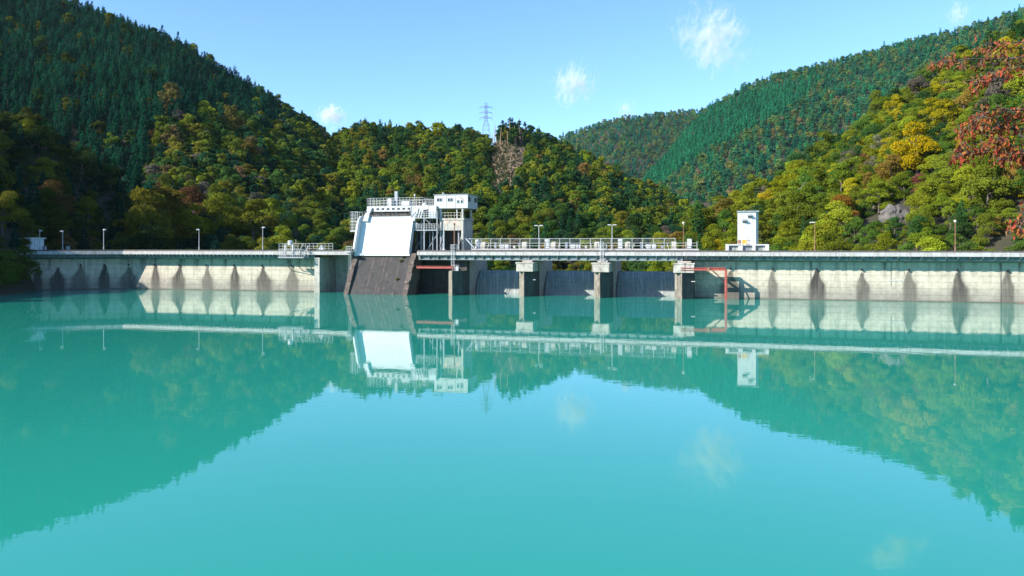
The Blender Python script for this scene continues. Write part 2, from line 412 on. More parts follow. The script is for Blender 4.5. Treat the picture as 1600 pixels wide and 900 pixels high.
# only upstream of the dam: the sheet ends under the dam and in the banks
p0 = W(-89.0, 1.0, 0); p1 = W(-106, -10.0, 0); p2 = W(150, 1.0, 0); p3 = W(-21, 1.0, 0)
me = bpy.data.meshes.new('lake_water')
me.from_pydata([(-900, -300, 0), (600, -300, 0), (600, p2[1], 0), p2, p3, p0, p1, (-900, p1[1], 0)], [], [tuple(range(8))])
me.materials.append(M['water'])
lake = bpy.data.objects.new('lake_water', me); COL.objects.link(lake); tag(lake, kind='structure')

# ------------------------------------------------------------------ tree shapes
def leaf_cloud(C, Nn, size, rng, aspect=0.75):
    """one quad per leaf clump"""
    n = len(C); Nn = Nn / np.linalg.norm(Nn, axis=1, keepdims=True)
    r = rng.normal(size=(n, 3)); t = np.cross(Nn, r); t /= np.linalg.norm(t, axis=1, keepdims=True)
    b = np.cross(Nn, t); s = (size * rng.uniform(0.6, 1.4, n))[:, None]
    k = 0.25 * s * rng.normal(size=(n, 1))
    V = np.stack([C - t * s * .5, C - b * s * .5 * aspect + Nn * k, C + t * s * .5, C + b * s * .5 * aspect + Nn * k], 1).reshape(-1, 3)
    return V, np.arange(4 * n).reshape(n, 4)

def broadleaf(seed, quads, size, flat=0.62, rad=3.4, H=9.5, lob=20):
    rng = np.random.default_rng(seed)
    Cs, Ns, vs = [], [], []
    base = H * 0.10
    lobes = []
    for i in range(lob):
        z = rng.uniform(0.0, 1.0); a = rng.uniform(0, 6.283)
        rr = rad * math.sqrt(max(0.05, 1 - (2 * (z - 0.40)) ** 2 * 0.72)) * rng.uniform(0.35, 0.95)
        lr = rng.uniform(0.26, 0.46) * rad
        lobes.append((np.array([math.cos(a) * rr, math.sin(a) * rr, base + z * (H - base - lr * flat)]), lr))
    lobes.append((np.array([0, 0, H * 0.6]), rad * 0.55))
    wsum = sum(l[1] ** 2 for l in lobes)
    for c, lr in lobes:
        n = max(8, int(quads * lr * lr / wsum))
        d = rng.normal(size=(n, 3)); d /= np.linalg.norm(d, axis=1, keepdims=True)
        d[:, 2] = np.where(d[:, 2] < -0.35, -d[:, 2], d[:, 2])
        q = c + d * np.array([1, 1, flat]) * lr * rng.uniform(0.72, 1.08, (n, 1))
        Cs.append(q); Ns.append(d * 0.7 + rng.normal(size=(n, 3)) * 0.45 + np.array([0, 0, 0.25]))
        vs.append(np.full(n, rng.uniform(0.78, 1.2)) * rng.uniform(0.75, 1.25, n))
    C = np.concatenate(Cs); V, Fq = leaf_cloud(C, np.concatenate(Ns), size, rng)
    lv = np.repeat(np.concatenate(vs), 4)
    return V, Fq, lv

def conifer(seed, quads, size, H=14.0, rad=2.3):
    rng = np.random.default_rng(seed)
    n = quads
    t = 1 - np.sqrt(rng.uniform(0, 1, n)); t = t * 0.92 + 0.06            # more foliage low
    nw = 13
    lev = np.floor(t * nw) / nw; t = lev + (t - lev) * 0.55
    a = rng.uniform(0, 6.283, n); a = np.where(rng.uniform(size=n) < .7, np.round(a / .9) * .9 + lev * 17 + rng.normal(size=n) * .14, a)
    rmax = rad * np.power(1 - t, 0.8) * (0.75 + 0.4 * np.sin(lev * 91 + np.round(a / .9) * 3.1) ** 2) + 0.12
    u = np.sqrt(rng.uniform(0.12, 1, n)); r = rmax * u
    z = H * (0.14 + 0.86 * t) - r * 0.42 + rng.normal(size=n) * 0.10
    C = np.stack([np.cos(a) * r, np.sin(a) * r, z], 1)
    Nn = np.stack([np.cos(a) * 0.55, np.sin(a) * 0.55, np.full(n, 0.75)], 1) + rng.normal(size=(n, 3)) * 0.4
    V, Fq = leaf_cloud(C, Nn, size, rng, 0.6)
    return V, Fq, np.repeat(rng.uniform(0.7, 1.3, n) * (0.75 + 0.4 * u), 4)

def trunk_geo(seed, H, r, limbs, rad):
    rng = np.random.default_rng(seed + 99)
    mb = MB()
    p = Vector((0, 0, -1.0)); segs = 5; top = H * 0.78
    for i in range(segs):
        q = Vector((rng.normal() * 0.12, rng.normal() * 0.12, top * (i + 1) / segs))
        mb.tube(p, q, r * (1 - i / segs * 0.8), r * (1 - (i + 1) / segs * 0.8), 6); p = q
    for k in range(limbs):
        z0 = H * rng.uniform(0.28, 0.6); a = k * 6.283 / max(1, limbs) + rng.uniform(-.5, .5); L = rad * rng.uniform(.55, .85)
        mid = Vector((math.cos(a) * L * .5, math.sin(a) * L * .5, z0 + L * .45)); end = Vector((math.cos(a) * L, math.sin(a) * L, z0 + L * .75))
        mb.tube((0, 0, z0), mid, r * .42, r * .28, 5); mb.tube(mid, end, r * .28, r * .08, 5)
    return np.array(mb.v), mb.f

def trunk_mesh(seed, H, r, limbs, rad):
    v, f = trunk_geo(seed, H, r, limbs, rad)
    me = bpy.data.meshes.new('trunk'); me.from_pydata(v.tolist(), [], f); me.materials.append(M['bark']); me.update(); return me

def tree_mesh(name, geo, trunk=None):
    V, Fq, lv = geo; mid = np.zeros(len(Fq), int)
    if trunk is not None:
        tv, tf = trunk
        tf4 = [f for f in tf if len(f) == 4]
        Fq = np.concatenate([Fq, np.array(tf4) + len(V)]); V = np.concatenate([V, tv]); lv = np.concatenate([lv, np.ones(len(tv))])
        mid = np.concatenate([mid, np.ones(len(tf4), int)])
    c = np.stack([lv, lv, lv, np.ones_like(lv)], 1)
    return mesh_np(name, V, Fq, None, {'leafv': ('FLOAT_COLOR', c)}, mats=[M['leaf'], M['bark']], midx=mid)

LODB = [(5200, 0.31), (900, 0.80), (260, 1.35)]     # quads, clump size : near, middle, far
LODC = [(900, 0.62), (420, 0.85), (130, 1.5)]
SHB = [(9.5, 3.6, .76), (8.6, 3.9, .68), (10.2, 3.2, .85), (9.0, 3.5, .74), (8.2, 3.3, .8), (10.8, 3.9, .72)]
SHC = [(11.2, 2.5), (12.2, 2.45), (10.4, 2.7), (11.8, 2.3)]
BL = [[tree_mesh('broadleaf_crown', broadleaf(10 + i, q, s, fl, rd, h)) for i, (h, rd, fl) in enumerate(SHB)] for q, s in LODB]
CF = [[tree_mesh('conifer_tree', conifer(40 + i, q, s, h, rd), trunk_geo(i, h, .22, 0, 1) if s < 1.4 else None) for i, (h, rd) in enumerate(SHC)] for q, s in LODC]
TR = [trunk_mesh(10 + i, h, 0.22, 5, rd) for i, (h, rd, fl) in enumerate(SHB)]

# ------------------------------------------------------------------ where trees stand
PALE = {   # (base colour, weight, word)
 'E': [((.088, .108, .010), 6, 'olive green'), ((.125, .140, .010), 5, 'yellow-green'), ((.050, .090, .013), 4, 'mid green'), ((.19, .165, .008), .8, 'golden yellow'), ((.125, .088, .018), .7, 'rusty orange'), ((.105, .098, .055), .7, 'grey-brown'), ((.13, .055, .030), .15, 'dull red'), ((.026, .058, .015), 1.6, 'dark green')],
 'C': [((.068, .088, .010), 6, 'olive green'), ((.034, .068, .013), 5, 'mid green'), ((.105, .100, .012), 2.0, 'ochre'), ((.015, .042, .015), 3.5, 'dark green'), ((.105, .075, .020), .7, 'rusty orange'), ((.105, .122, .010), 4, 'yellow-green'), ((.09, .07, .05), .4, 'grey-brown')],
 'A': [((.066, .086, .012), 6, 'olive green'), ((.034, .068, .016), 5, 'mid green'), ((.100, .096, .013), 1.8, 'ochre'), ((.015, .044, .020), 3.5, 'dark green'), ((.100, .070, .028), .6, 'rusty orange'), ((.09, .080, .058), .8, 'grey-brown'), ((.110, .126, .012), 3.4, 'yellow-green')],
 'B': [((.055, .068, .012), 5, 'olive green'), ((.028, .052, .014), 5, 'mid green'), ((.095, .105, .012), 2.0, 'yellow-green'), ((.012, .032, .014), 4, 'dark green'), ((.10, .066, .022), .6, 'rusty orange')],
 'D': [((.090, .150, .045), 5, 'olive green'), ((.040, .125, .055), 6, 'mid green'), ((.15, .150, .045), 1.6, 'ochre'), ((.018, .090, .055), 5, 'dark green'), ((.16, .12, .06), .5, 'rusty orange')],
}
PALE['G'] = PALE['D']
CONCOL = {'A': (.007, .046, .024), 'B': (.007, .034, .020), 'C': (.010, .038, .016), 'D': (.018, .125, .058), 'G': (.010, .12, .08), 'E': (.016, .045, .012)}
PLANT = [(1112, 166), (1160, 150), (1250, 118), (1285, 122), (1240, 165), (1180, 200), (1110, 232), (1060, 268), (1010, 292), (960, 270), (985, 256), (1040, 222), (1075, 196)]

cells = [('B', -330, -20, 70, 300, 4.7), ('E', 15, 420, 60, 335, 4.3), ('A', -760, 60, 230, 720, 4.5), ('C', -230, 170, 225, 680, 6.0), ('D', 180, 1400, 700, 1480, 8.6), ('G', 20, 900, 1150, 2120, 11.0)]
T_ = {k: [] for k in ('x', 'y', 'z', 'hill', 'con', 'sc', 'col', 'word', 'var')}
pts = []
for key, x0, x1, y0, y1, st in cells:
    gx, gy = np.meshgrid(np.arange(x0, x1, st), np.arange(y0, y1, st))
    gx = gx.ravel() + RNG.uniform(-.42, .42, gx.size) * st; gy = gy.ravel() + RNG.uniform(-.42, .42, gy.size) * st
    px = 800 + F * gx / gy
    ok = (px > -520) & (px < 2150)
    gx, gy = gx[ok], gy[ok]
    z, own = terrain(gx, gy)
    ok = (own == ORDER.index(key)) & (z > -6.2)
    # nothing grows on the dam or in the lake
    u = (np.stack([gx, gy], 1) - O) @ N; s = (np.stack([gx, gy], 1) - O) @ T
    wet = (u < 9) & (z < 0.15) ; ondam = (u < 9) & (s > -105.5) & (s < 118) & (gy > 100) & (u > -14)
    ok &= ~wet & ~ondam
    gx, gy, z = gx[ok], gy[ok], z[ok]
    pts.append((np.full(len(gx), ORDER.index(key)), gx, gy, z))
HI = np.concatenate([p[0] for p in pts]); TX = np.concatenate([p[1] for p in pts]); TY = np.concatenate([p[2] for p in pts]); TZ = np.concatenate([p[3] for p in pts])
px = 800 + F * TX / TY
pyb = HY - (TZ + 5 - HC) * F / TY
n = len(TX)
nz = fbm(TX / 60, TY / 60, 77, 3); u01 = RNG.uniform(size=n)
con = np.zeros(n, bool)
A, B_, C_, D_, G_, E_ = (HI == i for i in range(6))
pc = np.where(px < 235, 0.96, np.clip(0.9 - (pyb - (165 + (px - 235) * 0.02) + nz * 60) / 40, 0.06, 0.95)); pc = np.where(px > 470, np.minimum(pc, .45), pc)
con |= A & (u01 < pc)
con |= B_ & (u01 < 0.10)
pcC = np.where((pyb < 235) & (((px > 560) & (px < 640)) | ((px > 772) & (px < 900))), 0.5, 0.15)
pcC = np.where((px > 850) & (pyb < 300), 0.32, pcC)
con |= C_ & (u01 < pcC)
con |= D_ & (inpoly(px, pyb + nz * 6, PLANT) | (u01 < 0.18))
con |= G_ & (u01 < 0.2)
con |= E_ & (u01 < np.where((px > 1500) & (pyb < 110), 0.6, 0.03))
scar = C_ & inpoly(px, pyb + 4, SCAR)
scale = RNG.uniform(0.72, 1.22, n) * np.where(HI == 3, 1.0, 1.0)
scale = np.where(E_ | B_, np.clip(0.70 * np.exp(0.30 * RNG.normal(size=n)), .38, 1.4), np.clip(0.94 * np.exp(0.22 * RNG.normal(size=n)), .5, 1.5))
scale = np.where(con & D_, RNG.uniform(1.1, 1.45, n), scale)
scale = np.where(con & A, np.clip(0.86 * np.exp(0.25 * RNG.normal(size=n)), .45, 1.4), scale)
scale = np.where(G_, scale * 1.15, scale)
var = RNG.integers(0, 12, n)
tint = np.zeros((n, 3)); word = np.empty(n, object)
for i, k in enumerate(ORDER):
    m_ = (HI == i) & ~con
    wts = np.array([p[1] for p in PALE[k]], float); wts /= wts.sum()
    # neighbouring trees tend to share a colour
    pick = RNG.choice(len(wts), n, p=wts)
    cl = np.searchsorted(np.cumsum(wts), np.clip((fbm(TX / 22, TY / 22, 31 + i, 2) + .62) / 1.24, 0, .999)); pick = np.where(RNG.uniform(size=n) < 0.3, cl, pick)
    cols = np.array([p[0] for p in PALE[k]]); ws = np.array([p[2] for p in PALE[k]], object)
    tint[m_] = cols[pick][m_]; word[m_] = ws[pick][m_]
    mc = (HI == i) & con
    tint[mc] = CONCOL[k]; word[mc] = 'dark green'
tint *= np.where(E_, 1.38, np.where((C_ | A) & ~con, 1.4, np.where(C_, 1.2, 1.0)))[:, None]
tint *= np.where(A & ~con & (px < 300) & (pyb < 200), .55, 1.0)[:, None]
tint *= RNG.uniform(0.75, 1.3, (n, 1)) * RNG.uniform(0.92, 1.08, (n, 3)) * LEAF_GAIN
keep = ~scar & (scale > 0)
# what lies wholly behind the terrain in front of it can never show
HH = np.where(con, 14.0, 9.5) * scale
top_py = HY - (TZ + HH - HC) * F / TY
pb = np.clip(((px + 600) / 8).astype(int), 0, 360)
gpb = np.clip(((PX + 600) / 8).astype(int), 0, 360)
order_rows = np.full((nY, 361), 1e9)
for r_ in range(nY): np.minimum.at(order_rows[r_], gpb[r_], PYg[r_])
hor = np.minimum.accumulate(order_rows, 0)
row = np.clip(np.searchsorted(Yg, TY) - 2, 0, nY - 1)
keep &= top_py < hor[row, pb] + 10
TX, TY, TZ, HI, con, scale, var, tint, word, px, HH, top_py = (a[keep] for a in (TX, TY, TZ, HI, con, scale, var, tint, word, px, HH, top_py))
print('trees', len(TX), {k: int((HI == i).sum()) for i, k in enumerate(ORDER)})
# ------------------------------------------------------------------ the trees that show largest become things of their own
def ground_at(px_, py_, Y0=140, Y1=2400):
    Ys = np.geomspace(Y0, Y1, 700); a = (px_ - 800) / F
    z, _ = terrain(a * Ys, Ys); zr = HC - (py_ - HY) * Ys / F
    hit = np.nonzero(z >= zr)[0]
    return (a * Ys[hit[0]], Ys[hit[0]], float(z[hit[0]])) if len(hit) else None

SPECIAL = [  # photo column, row of the crown's middle, crown width in photo px, colour, word
 (1432, 258, 62, (.30, .22, .006), 'golden yellow'), (1395, 272, 44, (.26, .20, .006), 'golden yellow'), (1475, 205, 50, (.22, .19, .008), 'golden yellow'),
 (1560, 172, 56, (.105, .090, .070), 'grey-brown'), (1436, 148, 40, (.10, .085, .065), 'grey-brown'), (1436, 302, 34, (.17, .055, .045), 'dull red'),
 (1240, 300, 40, (.19, .19, .008), 'yellow-green'), (1215, 312, 44, (.17, .18, .008), 'yellow-green'), (1318, 349, 48, (.20, .10, .016), 'rusty orange'), (1300, 372, 40, (.24, .17, .01), 'golden yellow'),
 (298, 372, 74, (.17, .17, .010), 'yellow-green'), (345, 372, 70, (.115, .125, .012), 'olive green'), (225, 375, 78, (.125, .115, .012), 'olive green'), (255, 352, 84, (.11, .085, .012), 'ochre'), (395, 374, 64, (.11, .115, .012), 'olive green'), (300, 342, 60, (.12, .06, .025), 'rusty orange'),
 (380, 250, 44, (.11, .085, .014), 'ochre'), (270, 176, 40, (.10, .085, .025), 'ochre'), (360, 205, 40, (.10, .09, .02), 'ochre'),
]
# the rock face on the sunny slope stands clear of trees
gr = ground_at(1385, 342)
clear = (px > 1336) & (px < 1430) & (TY > gr[1] - 30) & (TY < gr[1] + 6) & (top_py < np.where(px < 1372, 326, 334)) & (HI == 5)
TX, TY, TZ, HI, con, scale, var, tint, word, px, HH, top_py = (a[~clear] for a in (TX, TY, TZ, HI, con, scale, var, tint, word, px, HH, top_py))
sx = []
for (qx, qy, wd, c_, wd_) in SPECIAL:
    g = ground_at(qx, qy + wd * 0.36)
    if g is None: continue
    sc_ = wd * g[1] / F / 7.2
    sx.append((g[0], g[1], g[2], sc_, c_, wd_, qx))
if sx:
    ax_ = np.array([[q[0], q[1]] for q in sx])
    # room for them
    keep = np.ones(len(TX), bool)
    for (X_, Y_, Z_, s_, c_, w_, q_) in sx:
        keep &= np.hypot(TX - X_, TY - Y_) > 2.6 * s_
    TX, TY, TZ, HI, con, scale, var, tint, word, px, HH, top_py = (a[keep] for a in (TX, TY, TZ, HI, con, scale, var, tint, word, px, HH, top_py))
    e = lambda a, b: np.concatenate([a, np.array(b, dtype=a.dtype)])
    TX = e(TX, [q[0] for q in sx]); TY = e(TY, [q[1] for q in sx]); TZ = e(TZ, [q[2] for q in sx])
    _, o_ = terrain(ax_[:, 0], ax_[:, 1]); HI = e(HI, o_); con = e(con, [False] * len(sx)); scale = e(scale, [q[3] for q in sx]); var = e(var, list(range(len(sx))))
    tint = np.concatenate([tint, np.array([q[4] for q in sx]) * LEAF_GAIN]); word = np.concatenate([word, np.array([q[5] for q in sx], object)])
    px = 800 + F * TX / TY; HH = np.where(con, 14.0, 9.5) * scale; top_py = HY - (TZ + HH - HC) * F / TY

fr = F / TY
crw = np.where(con, 4.4, 7.2) * scale * fr                # crown width in photo px
occ = np.full(1800, 391.0)                                # nearest skyline so far, per photo column
for a_, b_, y_ in ((548, 648, 322), (640, 748, 315), (1150, 1186, 330), (735, 1090, 380)): occ[a_:b_] = np.minimum(occ[a_:b_], y_)
vis = np.zeros(len(TX))
for i in np.argsort(TY):
    c0, c1 = int(px[i] - crw[i] / 2), int(px[i] + crw[i] / 2) + 1
    c0 = max(0, c0); c1 = min(1600, c1)
    if c1 <= c0: continue
    t_ = top_py[i]; hgt = HH[i] * fr[i]
    seg = occ[c0:c1]
    gain = np.clip(np.minimum(seg, t_ + hgt * 0.8) - np.maximum(t_, 0), 0, None)
    vis[i] = gain.sum()
    q = np.abs(np.arange(c0, c1) - px[i]) / max(1, crw[i] / 2)
    prof = t_ + hgt * (q if con[i] else 0.45 * q ** 2)
    occ[c0:c1] = np.minimum(seg, prof)
LIM_B, LIM_C = 292, 292
def top_of(mask, lim):
    i = np.nonzero(mask & (vis > 12))[0]; return i[np.argsort(-vis[i])][:lim]
iB, iC = top_of(~con, LIM_B), top_of(con, LIM_C)

# words for where a tree stands, by the things it stands behind or above
def spot(i):
    p, y, h = px[i], top_py[i], ORDER[HI[i]]
    marks = [(20, 'the crest hut'), (62, 'the hut-side lamp'), (98, 'the second lamp'), (162, 'the third lamp'), (235, 'the third wall lamp'), (311, 'the fourth lamp'), (410, 'the fifth lamp'),
             (465, 'the gauge platform'), (525, 'the ladder stage'), (595, 'the white gate'), (665, 'the stair tower'), (712, 'the white cabin'), (775, 'the first winch'), (842, 'the first twin lamp'), (900, 'the middle winch'), (957, 'the second twin lamp'),
             (1020, 'the last winch'), (1068, 'the railing-end globe lamp'), (1115, 'the railing end'), (1168, 'the lift tower'), (1225, 'the tower-side wall'), (1272, 'the square-headed lamp'), (1325, 'the small rock face'), (1390, 'the large rock face'), (1440, 'the rockside wall'), (1490, 'the last globe lamp'), (1545, 'the lower cherry bough'), (1600, 'the far right wall')]
    m_ = min(marks, key=lambda k: abs(k[0] - p))[1]
    hgt = {'A': [(300, 'low on'), (240, 'midway up'), (170, 'high on'), (80, 'near the top of'), (-99, 'near the top of')], 'B': [(340, 'low on'), (280, 'midway up'), (220, 'high on'), (-99, 'atop')],
           'C': [(345, 'at the foot of'), (310, 'low on'), (270, 'midway up'), (230, 'high on'), (-99, 'on the crest of')], 'D': [(250, 'low on'), (180, 'midway up'), (-99, 'high on')], 'G': [(-99, 'on')],
           'E': [(350, 'at the foot of'), (315, 'low on'), (270, 'a third up'), (215, 'midway up'), (150, 'high on'), (-99, 'near the crest of')]}[h]
    hw = next(b for a, b in hgt if y >= a) if y >= -99 else hgt[-1][1]
    nm = {'A': 'the dark mountain', 'B': 'the shaded knoll', 'C': 'the pylon hill', 'D': 'the far mountain', 'G': 'the farthest ridge', 'E': 'the sunny slope'}[h]
    return m_, hw, nm
from collections import defaultdict
def relabel(ids, noun):
    lab = {}; cl = defaultdict(list)
    for i in ids:
        m_, hw, nm = spot(i)
        cl[(word[i], m_, hw, nm)].append(i)
    for (w_, m_, hw, nm), ii in cl.items():
        ii = sorted(ii, key=lambda k: px[k])
        for k, i in enumerate(ii):
            if len(ii) == 1: q = ''
            elif len(ii) == 2: q = ('left ', 'right ')[k]
            elif len(ii) == 3: q = ('left ', 'middle ', 'right ')[k]
            else: q = 'leftmost ' if k == 0 else ('rightmost ' if k == len(ii) - 1 else '')
            lab[i] = f'{q}{w_} {noun} {hw} {nm}, above {m_}'
    return lab
labB = relabel(iB, 'broadleaf'); labC = relabel(iC, 'conifer')
def lod(i): return 0 if TY[i] < 330 else (1 if TY[i] < 760 else 2)
spin = RNG.uniform(0, 6.283, len(TX)); tall = RNG.uniform(0.88, 1.15, len(TX))
CC = [[tree_mesh('conifer_crown', conifer(40 + i, q, s, h, rd)) for i, (h, rd) in enumerate(SHC)] for q, s in LODC]
TRC = [trunk_mesh(i, h, .22, 0, 1) for i, (h, rd) in enumerate(SHC)]
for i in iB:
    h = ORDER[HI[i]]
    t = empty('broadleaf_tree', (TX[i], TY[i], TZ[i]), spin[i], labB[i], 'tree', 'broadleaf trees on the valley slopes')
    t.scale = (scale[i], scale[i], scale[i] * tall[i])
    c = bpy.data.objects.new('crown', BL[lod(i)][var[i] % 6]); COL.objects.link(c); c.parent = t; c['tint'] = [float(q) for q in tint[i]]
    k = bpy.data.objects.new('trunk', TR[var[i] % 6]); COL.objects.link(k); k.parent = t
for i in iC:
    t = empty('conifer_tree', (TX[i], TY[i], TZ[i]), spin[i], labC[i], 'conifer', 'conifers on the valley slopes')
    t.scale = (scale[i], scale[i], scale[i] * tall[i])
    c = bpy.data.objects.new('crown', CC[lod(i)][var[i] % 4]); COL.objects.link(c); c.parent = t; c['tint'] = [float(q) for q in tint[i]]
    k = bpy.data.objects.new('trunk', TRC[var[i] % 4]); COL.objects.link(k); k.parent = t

# the rest of the wood, which reads as one mass
rest = np.ones(len(TX), bool); rest[iB] = False; rest[iC] = False
def forest(name, ids, protos):
    ids = np.asarray(ids)
    me = bpy.data.meshes.new(name); me.vertices.add(len(ids))
    me.vertices.foreach_set('co', np.stack([TX[ids], TY[ids], TZ[ids]], 1).astype(np.float32).ravel())
    def attr(nm, typ, f, dat):
        a = me.attributes.new(nm, typ, 'POINT'); a.data.foreach_set(f, np.ascontiguousarray(dat).ravel())
    lo = np.array([lod(i) for i in ids]); per = len(protos[0])
    attr('pick', 'INT', 'value', (lo * per + var[ids] % per).astype(np.int32))
    attr('turn', 'FLOAT_VECTOR', 'vector', np.stack([0 * spin[ids], 0 * spin[ids], spin[ids]], 1).astype(np.float32))
    attr('size', 'FLOAT_VECTOR', 'vector', np.stack([scale[ids], scale[ids], scale[ids] * tall[ids]], 1).astype(np.float32))
    attr('tint', 'FLOAT_COLOR', 'color', np.concatenate([tint[ids], np.ones((len(ids), 1))], 1).astype(np.float32))
    o = bpy.data.objects.new(name, me); COL.objects.link(o); tag(o, kind='stuff')
    ng = bpy.data.node_groups.new(name, 'GeometryNodeTree')
    ng.interface.new_socket('Geometry', in_out='INPUT', socket_type='NodeSocketGeometry')
    ng.interface.new_socket('Geometry', in_out='OUTPUT', socket_type='NodeSocketGeometry')
    gi = ng.nodes.new('NodeGroupInput'); go = ng.nodes.new('NodeGroupOutput')
    jn = ng.nodes.new('GeometryNodeJoinGeometry')
    flat = [m_ for row in protos for m_ in row]
    for m_ in flat[::-1]:
        po = bpy.data.objects.new('shape', m_)
        oi = ng.nodes.new('GeometryNodeObjectInfo'); oi.inputs['Object'].default_value = po
        gt = ng.nodes.new('GeometryNodeGeometryToInstance')
        ng.links.new(oi.outputs['Geometry'], gt.inputs[0]); ng.links.new(gt.outputs[0], jn.inputs[0])
    ip = ng.nodes.new('GeometryNodeInstanceOnPoints'); ip.inputs['Pick Instance'].default_value = True
    ng.links.new(gi.outputs[0], ip.inputs['Points']); ng.links.new(jn.outputs[0], ip.inputs['Instance'])
    for nm, typ, sock in (('pick', 'INT', 'Instance Index'), ('turn', 'FLOAT_VECTOR', 'Rotation'), ('size', 'FLOAT_VECTOR', 'Scale')):
        a = ng.nodes.new('GeometryNodeInputNamedAttribute'); a.data_type = typ; a.inputs['Name'].default_value = nm
        ng.links.new(a.outputs[0], ip.inputs[sock])
    ng.links.new(ip.outputs[0], go.inputs[0])
    md = o.modifiers.new('forest', 'NODES'); md.node_group = ng
    return o
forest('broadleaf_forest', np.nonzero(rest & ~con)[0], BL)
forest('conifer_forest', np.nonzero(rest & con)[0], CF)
# ================================================================== THE DAM
ZT, ZF0, ZF1 = 8.5, 7.78, 8.44           # deck level, fascia
PATH_L = [(-107.2, -11.8), (-89.0, 0.0), (S(501), 0.0)]
S_END = S(1760)
PATH_R = [(S(1069), 0.0), (S_END, 0.0)]

def offs(path):
    """mitred upstream normals of a path"""
    P = [Vector((a, b)) for a, b in path]; out = []
    for i in range(len(P)):
        ds = []
        if i > 0: ds.append((P[i] - P[i - 1]).normalized())
        if i < len(P) - 1: ds.append((P[i + 1] - P[i]).normalized())
        ns = [Vector((d.y, -d.x)) for d in ds]
        n_ = sum(ns, Vector((0, 0))).normalized(); out.append(n_ / n_.dot(ns[0]))
    return P, out
def sweep(mb, prof, path, closed=True):
    P, Nn = offs(path); k = len(prof); vs = []
    for p, n_ in zip(P, Nn):
        for o_, z in prof: vs.append((p.x + n_.x * o_, p.y + n_.y * o_, z))
    fs = []
    for i in range(len(P) - 1):
        for j in range(k if closed else k - 1):
            a, b = i * k + j, i * k + (j + 1) % k; fs.append((a, b, b + k, a + k))
    if closed: fs += [tuple(range(k))[::-1], tuple((len(P) - 1) * k + j for j in range(k))]
    return mb.add(vs, fs)
def rect(o0, o1, z0, z1): return [(o0, z0), (o1, z0), (o1, z1), (o0, z1)]
def arc_of(path, px_):
    """arc length where the sight line of a photo column meets the path"""
    a = (px_ - 800) / F; acc = 0.0; best = None
    for (s0, u0), (s1, u1) in zip(path[:-1], path[1:]):
        p0 = np.array(W(s0, u0, 0)[:2]); p1 = np.array(W(s1, u1, 0)[:2]); L = np.linalg.norm(p1 - p0)
        f0 = p0[0] - a * p0[1]; f1 = p1[0] - a * p1[1]
        if f0 * f1 <= 0: best = acc + L * f0 / (f0 - f1)
        acc += L
    return best
def along(path, d):
    for (s0, u0), (s1, u1) in zip(path[:-1], path[1:]):
        L = math.hypot(s1 - s0, u1 - u0)
        if d <= L or (s1, u1) == path[-1]:
            t = d / L; return (s0 + (s1 - s0) * t, u0 + (u1 - u0) * t, math.atan2(u1 - u0, s1 - s0))
        d -= L
def length(path): return sum(math.hypot(b[0] - a[0], b[1] - a[1]) for a, b in zip(path[:-1], path[1:]))

